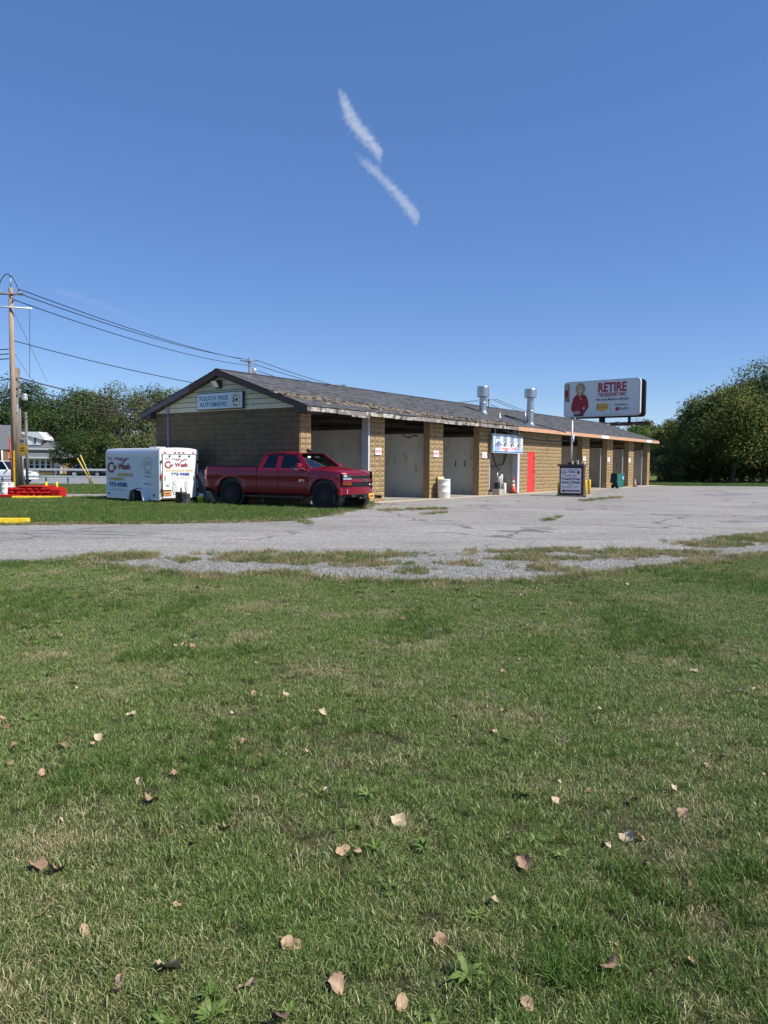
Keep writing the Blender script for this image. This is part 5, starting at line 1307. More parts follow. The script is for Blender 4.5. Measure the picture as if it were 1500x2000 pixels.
LP = [(333,1880,1.2),(225,1928,.9),(238,1908,.8),(480,1917,1.2),(660,1918,1.3),(570,1838,1.3),(85,1774,1),(1185,1885,1.1),(1030,1958,.9),(785,1953,1),(1355,1872,.8),(295,1560,1.2),(275,1523,.9),(344,1508,1),(82,1505,.8),(150,1343,1),(280,1301,1.2),(592,1556,.9),(640,1541,.8),(553,1437,.9),(628,1390,1.2),(800,1433,.8),(600,1466,.8),(965,1427,.9),(990,1443,.8),(1412,1478,1.1),(1383,1492,1),(1100,1450,.9),(1233,1562,1),(1335,1586,1.1),(1225,1632,1),(1185,1650,.9),(780,1601,1),(1355,1307,.9),(1475,1346,1),(1025,1682,1),(73,1690,1.1),(108,1698,1),(375,1643,.9),(440,1612,.8),(670,1656,.9),(697,1661,.9),(860,1834,.7),(545,1985,.9),(963,1758,.9),(1200,1838,.7),(205,1885,.6),(165,1812,.7),(1258,1690,.8),(985,1388,.9),(1440,1346,.9),(765,1158,1.2),(925,1185,1),(1130,1210,.9),(610,1265,1),(385,1148,1),(60,1150,1),(20,1180,1),(495,1352,.9),(255,1392,1),(5,1405,1),(25,1460,1),(120,1455,.8),(340,1260,1),(360,1258,1.2),(375,1262,1),(1085,1560,.8),(1150,1540,.7)]
rr = random.Random(77)
def put_leaf(x, y, s_, z=None):
    o = link('fallen_leaf', lfm[rr.choice((0, 0, 1, 1, 2, 2, 3, 4, 4, 5, 5, 6, 6, 7))], None); o.location = (x, y, (.034 if z is None else z)); o.scale = (s_,)*3
    o.rotation_euler = (rr.uniform(-.45, .45), rr.uniform(-.45, .45), rr.uniform(0, 6.28)); return tag(o, 'dry brown curled leaf lying on the lawn grass', 'leaf', 'fallen leaves on the lawn')
BIG = {(333,1880): (2, 'largest pale leaf, left of centre near the bottom edge of the lawn'), (480,1917): (4, 'tan leaf near the bottom edge, right of the largest pale leaf'), (660,1918): (0, 'wide tan leaf near the bottom edge just left of the middle'), (570,1838): (4, 'curled tan leaf above the row of leaves at the bottom edge'),
       (1185,1885): (1, 'brown leaf lying alone low in the right part of the lawn'), (1030,1958): (0, 'tan leaf closest to the bottom edge right of the middle'), (85,1774): (4, 'tan leaf lying alone low near the left edge of the lawn'), (295,1560): (5, 'folded brown leaf left of the middle, halfway up the lawn'), (628,1390): (6, 'pale leaf in the middle of the upper lawn')}
for px, py, k in LP:
    p_ = gpt(px, py, .04); o = put_leaf(p_.x, p_.y, k*rr.uniform(.048, .066))
    if (px, py) in BIG: o.data = lfm[BIG[(px, py)][0]]; o['label'] = BIG[(px, py)][1]
nl = 0
while nl < 120:
    y = rr.uniform(2.4, 12); x = rr.uniform(-.56*y-.5, .56*y+.5)
    if inpoly(np.array([[x, y]]), LAWN)[0]: put_leaf(x, y, rr.uniform(.022, .05)); nl += 1
# ================================================================== BILLBOARD
bl_, br_ = dpt(1101.5, 782, 79.0), dpt(1250.5, 774, 74.0); ba = math.atan2(br_.y-bl_.y, br_.x-bl_.x)
zb0 = dpt(1101, 816, 79).z; zt0 = dpt(1102, 747, 79).z; BWd = (Vector((br_.x, br_.y, 0))-Vector((bl_.x, bl_.y, 0))).length; BH = zt0-zb0
bb_ = thing('billboard', 'large grey white billboard with a woman in a red shirt above the roof', 'billboard', (bl_.x, bl_.y, 0), ba)
M_bface = mat('billboard vinyl', (.72,.71,.73), .5, .04, .5); M_bedge = mat('billboard edge', (.62,.62,.62), .5, .1)
def rrect(x0, z0, x1, z1, r, y, n=5):
    o_ = []
    for cx, cz, a0 in ((x1-r, z0+r, -90), (x1-r, z1-r, 0), (x0+r, z1-r, 90), (x0+r, z0+r, 180)):
        for i in range(n+1): a = R(a0+90*i/n); o_.append((cx+r*math.cos(a), y, cz+r*math.sin(a)))
    return o_
MB().prism(rrect(0, zb0, BWd, zt0, .35, 0), (0, .30, 0)).build('panel_frame', M_bedge, bb_)
MB().prism(rrect(.10, zb0+.10, BWd-.10, zt0-.10, .28, -.02), (0, .015, 0)).build('poster_face', M_bface, bb_)
MB().prism(rrect(.15, zb0-.1, BWd+.14, zt0-.05, .35, .85), (0, .35, 0)).build('rear_panel', M_black, bb_)
for q in (.12, .5, .88): MB().bb((BWd*q-.1, .30, zb0+.3), (BWd*q+.1, .85, zt0-.6)).build('stringer', M_black, bb_)
MB().cyl((BWd*.49, .6, 0), (BWd*.49, .6, zb0+.6), .30, .30, 16).build('column', mat('column paint', (.02,.02,.022), .6), bb_)
M_rust = mat('rusty steel', (.20,.09,.05), .8, .3, 4)
for q in (.16, .86): MB().bb((BWd*q-.1, .1, zb0-.75), (BWd*q+.1, .4, zb0+.1)).build('hanger', M_black, bb_)
MB().bb((.4, -1.1, zb0-.80), (BWd+1.3, -.95, zb0-.68)).build('catwalk_rail', M_black, bb_); MB().bb((.5, -.9, zb0-.98), (BWd-.3, -.2, zb0-.92)).build('catwalk', M_rust, bb_); MB().bb((BWd*.62, .2, zb0-.95), (BWd+1.0, .5, zb0-.65)).build('beam', M_rust, bb_)
for q in (.3, .55, .8): MB().tube([(BWd*q, -.9, zb0-.9), (BWd*q+.15, -1.7, zb0-.75)], .05, 5).box((BWd*q+.15, -1.75, zb0-.72), (.45, .18, .12)).build('flood_arm', M_steel, bb_)
pr = Print(bb_, (0, -.02, zb0), (1, 0, 0), (0, 0, 1), .01)
M_bred = mat('poster red', (.42,.025,.06), .6, .06); M_bdk = mat('poster navy', (.05,.055,.09), .6); M_skin = mat('poster skin', (.60,.36,.27), .6, .08); M_hair = mat('poster blond', (.36,.27,.15), .6, .3, 5); M_shirt = mat('poster red shirt', (.33,.018,.030), .6, .3, 3); M_bgold = mat('poster gold', (.72,.46,.10), .6)
X, Z = BWd, BH
pr.rect('photo_strip', .11, Z*.44, X*.065, Z*.5, mat('poster photo', (.30,.22,.20), .6, .5, 2)); pr.disc('photo_figure', X*.035, Z*.68, X*.025, Z*.15, M_shirt); pr.disc('photo_head', X*.038, Z*.82, X*.014, Z*.05, M_skin)
pr.shape('shirt', [(X*.10, Z*.24), (X*.115, Z*.42), (X*.135, Z*.56), (X*.185, Z*.645), (X*.265, Z*.64), (X*.31, Z*.58), (X*.335, Z*.42), (X*.34, Z*.26), (X*.30, Z*.15), (X*.27, Z*.04), (X*.145, Z*.04), (X*.13, Z*.14)], M_shirt)
pr.shape('slacks', [(X*.14, Z*.025), (X*.275, Z*.025), (X*.27, Z*.085), (X*.145, Z*.085)], M_bdk)
pr.shape('arm_gap', [(X*.268, Z*.20), (X*.285, Z*.215), (X*.287, Z*.275), (X*.272, Z*.29)], M_bface)
pr.disc('hair', X*.225, Z*.785, X*.066, Z*.165, M_hair); pr.shape('neck', [(X*.203, Z*.73), (X*.243, Z*.73), (X*.245, Z*.64), (X*.212, Z*.555), (X*.20, Z*.63)], M_skin); pr.disc('face', X*.222, Z*.775, X*.034, Z*.105, M_skin)
pr.shape('fringe', [(X*.17, Z*.80), (X*.185, Z*.91), (X*.225, Z*.94), (X*.265, Z*.91), (X*.280, Z*.80), (X*.260, Z*.865), (X*.225, Z*.895), (X*.19, Z*.86)], M_hair)
pr.lines('face_marks', [(X*.202, Z*.80, X*.012, Z*.014), (X*.228, Z*.80, X*.012, Z*.014)], M_bdk); pr.rect('smile', X*.208, Z*.725, X*.026, Z*.016, M_wp); pr.disc('hands', X*.185, Z*.13, X*.05, Z*.045, M_skin); pr.lines('chest_badge', [(X*.225, Z*.50, X*.022, Z*.016)], M_wp)
pr.text('lettering', 'RETIRE', X*.465, Z*.665, X*.365, Z*.255, M_bred, .03); pr.text('lettering', 'THE REDSHIRT WAY', X*.465, Z*.535, X*.365, Z*.11, M_bred, .015); pr.text('lettering', 'We make Medicare', X*.435, Z*.43, X*.295, Z*.065, M_bdk, .01); pr.text('lettering', 'Simple.', X*.735, Z*.405, X*.125, Z*.105, M_bdk, .0, .35)
pr.shape('gold_badge', [(X*.445, Z*.20), (X*.522, Z*.13), (X*.600, Z*.20), (X*.600, Z*.355), (X*.445, Z*.355)], M_bgold); pr.text('lettering', '5', X*.457, Z*.21, X*.030, Z*.11, M_bred, .02); pr.text('lettering', 'STARS', X*.497, Z*.22, X*.09, Z*.055, M_bred, .01); pr.lines('badge_stars', [(X*(.497+.019*k), Z*.30, X*.010, Z*.020) for k in range(5)], M_bred)
pr.rect('divider', X*.637, Z*.12, X*.003, Z*.24, M_bdk); pr.text('lettering', 'Independent', X*.685, Z*.265, X*.165, Z*.075, M_bdk, .0); pr.text('lettering', 'Health.', X*.745, Z*.165, X*.12, Z*.075, M_bdk, .0); pr.disc('apple_mark', X*.716, Z*.19, X*.022, Z*.055, mat('apple red', (.55,.02,.03), .6)); pr.rect('small_print', X*.53, Z*.055, X*.22, Z*.010, M_fade)

# ================================================================== UTILITY POLES AND LINES
def upole(name, label, px, Y, ytop, r0, r1, m, z=None, x=None, lean=0):
    b_ = dpt(px, 950, Y); g = gh(b_.x, Y); top = dpt(px, ytop, Y).z
    t = thing(name, label, 'utility pole', (b_.x, Y, g), 0, 'utility poles'); MB().cyl((0, 0, 0), (lean, 0, top-g), r0, r1, 14).build('pole', m, t); return t, top-g
A, hA = upole('utility_pole', 'tall tan wooden utility pole nearest the camera at the left edge', 29.5, 41, 540+22, .17, .115, M_wood, lean=-.0)
def arm(t, z, L, m, rz=0, tilt=0, w=.11, off=0):
    d = Vector((math.cos(rz), math.sin(rz), tilt)).normalized(); c = Vector((off, -.16, z)); a = c-d*L/2; b_ = c+d*L/2
    return MB().tube([a, b_], w/2, 4).build('crossarm', m, t)
arm(A, hA-.35, 1.5, M_woodg, .75, .12, .13); arm(A, hA-1.05, 2.1, M_white, .05, -.04, .10, .1)
MB().cyl((0, 0, hA-.02), (0, 0, hA+.55), .035, .03, 8).build('pin', M_steel, A)
for dx, dz in ((-.5, -.30), (.5, -.20), (0, .56)):
    MB().lathe([(.03, -.02), (.07, .02), (.05, .06), (.07, .10), (.03, .14), (0, .15)], (dx, -.16 if dz < 0 else 0, hA+dz), n=10).build('insulator', M_steel, A)
for k, zz_ in enumerate((3.2, 3.45, 3.7)): MB().tube([(-.75, -.3, hA-zz_+.05), (-.55, -.2, hA-zz_-.05), (-.15, -.05, hA-zz_)], .03, 5).build('jumper', M_black, A)
MB().bb((.02, -.19, .1), (.10, -.165, 2.1)).build('guard_strip', M_yel, A)
B1, hB = upole('utility_pole', 'old grey utility pole close behind the tall tan pole', 36, 45, 718, .13, .11, M_woodg); MB().bb((-.02, -.2, hB-2.6), (.12, -.1, hB-2.1)).build('meter_box', M_ttrim, B1)
B2, hB2 = upole('utility_pole', 'brown utility pole with a grey transformer behind the tan pole', 40.5, 47, 719, .13, .10, M_woodg)
MB().lathe([(.16, 0), (.17, .03), (.17, .34), (.12, .40), (0, .41)], (.40, -.1, hB2-1.95), n=16).build('transformer', M_ttrim, B2); MB().tube([(.10, -.05, hB2-1.7), (.26, -.1, hB2-1.7)], .03, 5).build('bracket', M_steel, B2)
B3, hB3 = upole('utility_pole', 'short weathered pole without wires right of the warning sign', 53.5, 50, 805, .09, .085, M_woodg); MB().tube([(0, -.1, hB3-1.75), (-.5, -.3, hB3-1.7)], .03, 5).lathe([(.0, 0), (.12, .0), (.1, .08), (0, .1)], (-.55, -.3, hB3-1.75), n=10).build('lamp', M_steel, B3)
PB, hPB = upole('utility_pole', 'distant wooden pole with crossarm rising behind the roof ridge', 487.5, 82, 699, .15, .11, M_woodg); arm(PB, hPB-.35, 1.75, M_woodg, .1, 0, .12); MB().tube([(-.5, -.16, hPB-.4), (0, -.1, hPB-.95), (.5, -.16, hPB-.4)], .03, 5).build('brace', M_steel, PB)
for dx in (-.8, .8): MB().lathe([(.03, 0), (.07, .05), (.05, .12), (0, .14)], (dx, -.16, hPB-.28), n=8).build('insulator', M_steel, PB)
MB().lathe([(.2, 0), (.21, .5), (.1, .58), (0, .58)], (.55, 0, hPB-1.65), n=12).build('transformer', M_ttrim, PB)
PC, hPC = upole('utility_pole', 'far utility pole behind the left exhaust stack', 952, 150, 777, .17, .12, M_woodg); arm(PC, hPC-.4, 2.3, M_woodg, .15, .06, .16, .3); MB().tube([(-.6, -.16, hPC-.45), (0, -.1, hPC-1.0), (.8, -.16, hPC-.4)], .04, 5).build('brace', M_steel, PC)
def W(t, x, y, z): return Vector((t.location.x+x, t.location.y+y, t.location.z+z))
LN = 'overhead lines'
for k, (ax, az, bx_, bz, lb) in enumerate(((.55, hA-.12, -.8, hPB-.15, 'uppermost power line from the tan pole to the pole behind the roof'), (.45, hA-.32, .0, hPB-.2, 'second power line from the tan pole to the pole behind the roof'), (.15, hA-.62, .8, hPB-.9, 'third power line from the tan pole to the pole behind the roof'))):
    wire('power_line', lb, W(A, ax, -.3 if k < 2 else 0, az), W(PB, bx_, -.16, bz), .35+.1*k, .026, None, 'power line', 22, LN)
wire('power_line', 'single line sagging from below the white crossarm towards the gable roof', W(A, .1, 0, hA-2.75), dpt(400, 752, 44), .12, .022, None, 'power line', 18, LN)
for k, (ya, yb_, xb, lb) in enumerate(((738, 790, 322, 'thick telephone bundle, highest of those leaving the grey pole'), (757, 802, 318, 'second telephone cable from the grey pole towards the gable'), (770, 806, 312, 'third telephone cable from the grey pole towards the gable'), (781, 813, 306, 'lowest telephone cable from the grey pole towards the gable'))):
    a_ = dpt(38, ya, 44.9); wire('telephone_cable', lb, a_, dpt(xb, yb_, 49), .25, .035 if k == 0 else .026, None, 'telephone cable', 16, LN)
    if k < 3: wire('telephone_cable', ('upper', 'middle', 'lower')[k]+' telephone cable running off the left edge from the grey pole', a_, dpt(-160, ya+(-10, 18, 2)[k], 44), .3, .028, None, 'telephone cable', 10, LN)
for k, (bz, lb) in enumerate(((-.25, 'upper right-hand line between the two far poles above the roof'), (-.35, 'middle line between the two far poles above the roof'), (-1.15, 'lowest line between the two far poles above the roof'))):
    wire('power_line', lb, W(PB, (.8, -.4, .3)[k], -.16, hPB+bz), W(PC, (-.7, .2, .0)[k], -.16, hPC+(-.2, -.3, -1.6)[k]), 2.2, .034, None, 'power line', 22, LN)
for k, (dx, dz, lb) in enumerate(((1.4, -.25, 'upper line running down right from the far pole past the right stack'), (.6, -.3, 'middle line running down right from the far pole past the right stack'), (.3, -1.3, 'lower line running down right from the far pole past the right stack'))):
    wire('power_line', lb, W(PC, dx, -.16, hPC+dz), dpt(1190, 838+k*7, 230), 1.5, .05, None, 'power line', 16, LN)
wire('guy_wire', 'thin vertical drop wire hanging from the white crossarm', W(A, 1.05, -.16, hA-1.12), dpt(58, 738, 44.9), 0, .014, M_steel, 'wire', 6)
wire('guy_wire', 'thin slanting wire right of the tan pole', W(A, .1, 0, hA-1.2), dpt(92, 745, 52), 0, .012, M_steel, 'wire', 6); wire('guy_wire', 'slanting wire close beside the tan pole top half', W(A, .12, 0, hA-3.4), dpt(60, 740, 46), 0, .012, M_steel, 'wire', 6)
wire('jumper_loop', 'black jumper wire arching over the top of the tan pole', W(A, -.6, -.2, hA-.15), W(A, .5, -.3, hA-.05), -.75, .022, None, 'wire', 14)
# guy guards
for px0, py0, px1, py1, lb in ((157, 889, 183, 942, 'yellow plastic guy wire guard leaning in the verge, upper of the pair'), (151, 895, 182, 944, 'yellow plastic guy wire guard leaning in the verge, lower of the pair')):
    b_ = gpt(px1, py1); t_ = dpt(px0, py0, b_.y-1.0); b_.z = gh(b_.x, b_.y); tag(MB().tube([b_, t_], .045, 6).build('guy_guard', mat('guy guard yellow', (.72,.55,.12), .5)), lb, 'guy wire', 'guy wire guards')
# warning sign on red post
pp = gpt(44, 955); sg_ = thing('warning_sign', 'yellow diamond road sign seen from behind a red post', 'sign', (pp.x+.05, pp.y, gh(pp.x, pp.y)))
zc = dpt(43, 878, pp.y).z; s2 = .36
MB().cyl((0, 0, 0), (0, 0, zc+.3), .035, n=8).build('post', M_steel, sg_); MB().prism([(-s2, -.05, zc), (0, -.05, zc-s2*1.15), (s2, -.05, zc), (0, -.05, zc+s2*1.15)], (0, .012, 0)).build('diamond_plate', mat('dull sign yellow', (.42,.24,.02), .5, .15), sg_)
MB().box((0, -.053, zc+.08), (.22, .003, .05)).box((0, -.053, zc-.05), (.26, .003, .05)).build('sign_marks', M_black, sg_)
p2 = gpt(43, 958); tag(MB().tube([(p2.x-.02, p2.y-1, .45), (p2.x-.10, p2.y-1, dpt(41, 853, p2.y-1).z)], .045, 6).build('red_post', mat('red metal post', (.40,.05,.03), .6)), 'thin red metal post standing on the red stone base', 'post')
# guardrails
def guard(name, label, Y, x0, x1, step, ztop, h, m, rail=.16):
    t = thing(name, label, 'guardrail', (x0, Y, gh(x0, Y))); n = int((x1-x0)/step)
    MB().bb((0, -.07, ztop-rail), (x1-x0, .03, ztop)).build('rail', m, t, .02)
    pm = MB().bb((-.05, .031, 0), (.05, .13, ztop-.03)).mesh('post', M_steel)
    for k in range(n+1): o = link('post', pm, t); o.location = (.3+k*step, 0, 0)
M_rail = mat('galvanised rail', (.62,.64,.66), .45, .1, 1, metal=.4)
guard('guardrail', 'low pale box beam guardrail on the near side of the road', 57, -40, -18.5, 1.62, .70, .7, M_rail, .14); guard('guardrail', 'higher silver guardrail along the far side of the road', 88, -62, -27.5, 2.4, .98, .7, M_rail, .24)

# ================================================================== BRICK HOUSE
HY = 115; k_ = HY/FPX
def hx(px): return dpt(px, 905, HY).x
def hz(py, px=60): return dpt(px, py, HY).z
hs = thing('brick_house', 'tan brick house with grey hipped roof and white dormer beyond the road', 'house', (hx(60), HY, -.2)); ox = hx(60); oz = -.2
M_hb = mat('tan house brick', (.40,.22,.11), .9, .25, 12); M_hroof = mat('grey house roof', (.14,.145,.155), .9, .25, 10); M_win = glassmat('house glass', (.05,.055,.06))
def H(px, py): return (hx(px)-ox, hz(py)-oz)
xl, xr = H(-70, 900)[0], H(126, 900)[0]; zE1 = H(0, 893)[1]; zE2 = H(0, 876)[1]; zR = H(0, 828)[1]
MB().bb((xl, 0, 0), (xr, 11, zE1)).build('wall', M_hb, hs)
def hip(name, x0, x1, y0, y1, ze, zr, inset, m, par):
    mb = MB(); a, b_, c, d = (x0, y0, ze), (x1, y0, ze), (x1, y1, ze), (x0, y1, ze); e, f = (x0+inset, (y0+y1)/2, zr), (x1-inset, (y0+y1)/2, zr)
    mb.poly([a, b_, f, e]); mb.poly([b_, c, f]); mb.poly([c, d, e, f]); mb.poly([d, a, e]); mb.poly([a, d, c, b_]); return mb.build(name, m, par)
r1 = hip('lower_roof', xl-.5, H(135, 893)[0], -.7, 11.7, zE1, zE1+2.6, 5.5, M_hroof, hs); MB().bb((xl-.5, -.76, zE1-.16), (H(135, 893)[0], -.702, zE1+.06)).build('gutter', M_white, r1)
x2 = H(98, 876)[0]; MB().bb((xl+.6, 1.4, zE1+.1), (x2-.3, 9.6, zE2)).build('upper_wall', M_siding, hs); r2 = hip('upper_roof', xl, H(108, 876)[0], .8, 10.2, zE2, zR, 7.6, M_hroof, hs); MB().bb((xl, .74, zE2-.14), (H(108, 876)[0], .798, zE2+.05)).build('gutter', M_white, r2)
# gabled wing at the left
wx0, wx1 = H(-60, 0)[0], H(22, 0)[0]; MB().bb((wx0, -.9, .0), (wx1, -.02, zE2-.3)).build('porch_wall', M_hb, hs); MB().poly([(wx0-.4, -1.0, zE2-.2), (wx1+.3, -1.0, zE2-.2), (H(12, 828)[0], 4.5, zR+.02), (H(-60, 828)[0], 4.5, zR+.02)]).poly([(wx1+.3, -1.0, zE2-.2), (wx1+.3, 4, zE2-.2), (H(12, 828)[0], 4.5, zR+.02)]).build('wing_roof', M_hroof, hs, fix=False)
dx0, dx1 = H(40, 0)[0], H(73, 0)[0]; dz0, dz1 = H(0, 869)[1], H(0, 847)[1]
dm = MB().bb((dx0, 1.2, dz0), (dx1, 4, dz1)).build('dormer', M_white, hs); MB().prism([(dx0-.3, 1.0, dz1), (dx1+.7, 1.0, dz1-.9), (dx1+.7, 1.0, dz1-.6), (dx1-.2, 1.0, dz1+.32), (dx0-.3, 1.0, dz1+.32)], (0, 3.2, 0)).build('dormer_roof', M_white, dm)
for px in (46, 63):
    a, b_ = H(px-3.5, 866)[0], H(px+3.5, 866)[0]; w = MB().bb((a, 1.14, dz0+.25), (b_, 1.195, dz1-.25)).build('window', M_white, hs); MB().bb((a+.1, 1.12, dz0+.35), (b_-.1, 1.135, dz1-.35)).build('pane', M_win, w)
wz0, wz1 = H(0, 917)[1], H(0, 897)[1]; MB().bb((H(56, 0)[0], -.03, wz0-.08), (H(101, 0)[0], -.005, wz1+.15)).build('window_surround', M_white, hs)
for i in range(4):
    a, b_ = H(57.5+i*11.2, 0)[0], H(65.5+i*11.2, 0)[0]; w = MB().bb((a, -.07, wz0), (b_, -.032, wz1)).build('window', M_white, hs); m_ = (wz0+wz1)/2
    MB().bb((a+.05, -.085, m_+.05), (b_-.05, -.0705, wz1-.05)).bb((a+.05, -.085, wz0+.05), (b_-.05, -.0705, m_-.05)).build('pane', M_win, w)
a, b_ = H(107, 0)[0], H(121, 0)[0]; dz = H(0, 908)[1]
dr_ = MB().bb((a, -.12, 0), (b_, -.005, dz)).build('door_surround', M_white, hs); MB().prism([(a-.1, -.25, dz), (b_+.1, -.25, dz), ((a+b_)/2, -.25, dz+.55)], (0, .24, 0)).build('pediment', M_white, dr_); MB().bb((a+.3, -.14, 0), (b_-.3, -.121, dz-.3)).build('door', mat('dark door', (.03,.03,.035), .5), dr_)
MB().cyl((H(11, 0)[0], -1.05, .2), (H(11, 0)[0], -1.05, zE2-.3), .10, n=8).build('downpipe', M_white, hs)

# ================================================================== TREES
M_bark = mat('bark', (.10,.075,.055), .95, .3, 4, .4, 30); M_barkg = mat('grey bark', (.22,.19,.16), .95, .3, 4, .4, 30)
FOL = {'dark': leafmat('dark foliage', (.022,.046,.010), (.042,.080,.016), (.085,.130,.030), .25), 'mid': leafmat('mid foliage', (.032,.060,.012), (.070,.108,.022), (.135,.170,.045), .28),
       'yellow': leafmat('yellowing foliage', (.050,.080,.016), (.115,.145,.028), (.215,.225,.05), .28), 'olive': leafmat('olive foliage', (.045,.062,.020), (.092,.112,.036), (.16,.17,.062), .25), 'fresh': leafmat('fresh foliage', (.03,.075,.012), (.06,.125,.02), (.11,.17,.035), .25)}
def leaves(r, centers, radii, n_each, ls, flat=.75):
    Vs = []; A_ = []
    for (c, rad) in zip(centers, radii):
        n = n_each; d = r.normal(size=(n, 3)); d /= np.linalg.norm(d, axis=1)[:, None]
        q_ = r.uniform(.25, 1, n)**.45*(1+.12*r.normal(size=n)); pos = c+d*(rad*q_)[:, None]*np.array([1, 1, flat])
        nrm = d*.5+r.normal(size=(n, 3))*.55+np.array([0, 0, .45]); nrm /= np.linalg.norm(nrm, axis=1)[:, None]
        t = np.cross(nrm, r.normal(size=(n, 3))); t /= np.linalg.norm(t, axis=1)[:, None]; b_ = np.cross(nrm, t)
        s_ = ls*r.uniform(.55, 1.25, n)[:, None]
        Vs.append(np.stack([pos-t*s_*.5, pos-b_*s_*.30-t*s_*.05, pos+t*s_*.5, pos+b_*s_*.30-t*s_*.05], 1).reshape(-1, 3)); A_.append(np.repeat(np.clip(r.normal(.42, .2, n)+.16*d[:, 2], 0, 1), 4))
    Vv = np.concatenate(Vs); n = len(Vv)//4
    return Vv, np.arange(n*4).reshape(n, 4), np.concatenate(A_)
def tree_mesh(seed, Hh, Rr, low, nclump, n_each, ls, fol, bark, crad=.34, trunk=.022):
    r = np.random.default_rng(seed); C = []; Rd = []
    for i in range(nclump):
        d = r.normal(size=3); d /= np.linalg.norm(d); q_ = r.uniform(.35, 1.0)**.6
        z = low+(Hh-low)*(.5+.5*d[2]*q_*.86); k = 1-.45*max(0, (z-low)/(Hh-low)-.5)*2
        C.append([d[0]*q_*Rr*.86*k, d[1]*q_*Rr*.86*k, z]); Rd.append(Rr*crad*r.uniform(.65, 1.2))
    C = np.array(C); Vv, F, A_ = leaves(r, C, Rd, n_each, ls); cm = np_mesh('crown', Vv, F, fol, A_)
    tb = MB(); tr_ = Hh*trunk; top = Vector((r.uniform(-.3, .3), r.uniform(-.3, .3), low+(Hh-low)*.55)); tb.tube([(0, 0, -.1), (0, 0, low*.5+.3), top*.7, top], tr_*1.15, 8, tr_*.45)
    for i in range(0, nclump, max(1, nclump//14)):
        e = Vector(C[i]); s_ = Vector((0, 0, 0)).lerp(top, r.uniform(.45, .95)); md = s_.lerp(e, .5)+Vector((0, 0, .1*Hh*r.uniform(0, .6))); tb.tube([s_, md, e], tr_*.38, 5, tr_*.10)
    return tb.mesh('trunk', bark), cm
TM = {}
def tree(name, label, px, Y, ytop, Rr, fol, seed, low=.12, nc=46, ne=170, ls=.34, group='trees', bark=None, cat='tree', crad=.34, X=None, hh=None):
    p_ = dpt(px, 905, Y); x = p_.x if X is None else X; Hh = hh or (dpt(px, ytop, Y).z-gh(x, Y)); t = thing(name, label, cat, (x, Y, gh(x, Y)), seed*1.7, group)
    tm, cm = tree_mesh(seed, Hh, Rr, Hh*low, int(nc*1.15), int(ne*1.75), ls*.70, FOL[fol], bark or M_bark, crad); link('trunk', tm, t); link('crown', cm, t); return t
LT = 'trees behind the road and house'
tree('roadside_tree', 'dark green tree at the far left edge behind the house', 5, 138, 737, 7.0, 'dark', 1, .05, 50, 190, .55, LT)
tree('roadside_tree', 'dark tree left of the house beyond the left edge', -110, 134, 745, 7.0, 'dark', 8, .03, 50, 150, .55, LT)
tree('roadside_tree', 'dark tree directly behind the house roof', 62, 134, 742, 6.5, 'dark', 2, .05, 50, 190, .55, LT)
tree('roadside_tree', 'large dark green maple right of the house', 128, 124, 748, 7.8, 'dark', 3, .02, 60, 200, .50, LT)
tree('roadside_tree', 'mid green tree between the dark maple and the tall olive tree', 178, 128, 756, 6.4, 'mid', 4, .03, 50, 180, .5, LT)
tree('roadside_tree', 'tall olive tree with thin crown left of the gable', 240, 104, 731, 5.4, 'olive', 5, .12, 50, 120, .40, LT, M_barkg)
tree('roadside_tree', 'olive tree with bare twigs beside the gable eave', 298, 108, 744, 5.0, 'olive', 6, .12, 46, 120, .40, LT, M_barkg)
tree('roadside_tree', 'yellow green tree peeking over the left roof slope', 352, 112, 738, 4.6, 'yellow', 7, .15, 44, 140, .42, LT)
for k, (px, Y, yt, R_, fo, lb) in enumerate(((150, 110, 838, 3.6, 'dark', 'dark bush at the foot of the maple'), (205, 100, 842, 3.6, 'mid', 'green bush beyond the guardrail left of the trailer'), (262, 92, 838, 3.4, 'olive', 'olive bush behind the trailer roof'), (310, 96, 830, 3.4, 'olive', 'olive bush just left of the gable corner'), (95, 132, 850, 4.0, 'dark', 'dark bush behind the dormer of the house'))):
    tree('roadside_bush', lb, px, Y, yt, R_, fo, 20+k, .0, 30, 150, .36, 'bushes beyond the road', cat='bush', crad=.42)
RT = 'trees beside the car park'
tree('parkside_tree', 'tallest dark tree at the right edge of the car park', 1492, 69, 699, 5.4, 'mid', 31, .02, 74, 230, .30, RT)
tree('parkside_tree', 'broad dark tree with yellowing tips second from the right edge', 1432, 67.5, 728, 4.6, 'yellow', 32, .02, 66, 220, .30, RT)
tree('parkside_tree', 'dark leaning tree in the middle of the right hand tree line', 1388, 68.5, 760, 4.0, 'mid', 33, .02, 60, 220, .30, RT)
tree('parkside_tree', 'smaller yellow tipped tree at the left end of the tree line', 1347, 73, 790, 2.8, 'yellow', 34, .04, 46, 200, .28, RT)
tree('parkside_tree', 'slender yellow green tree right behind the end of the building', 1312, 78, 806, 2.6, 'yellow', 35, .04, 40, 170, .30, RT)
tree('parkside_tree', 'big tree beyond the right edge of the car park', 1585, 72, 690, 5.6, 'dark', 36, .02, 64, 200, .32, RT)
tree('parkside_tree', 'dark tree standing behind the front tree line on the right', 1450, 80, 745, 5.0, 'dark', 37, .02, 60, 200, .34, RT)
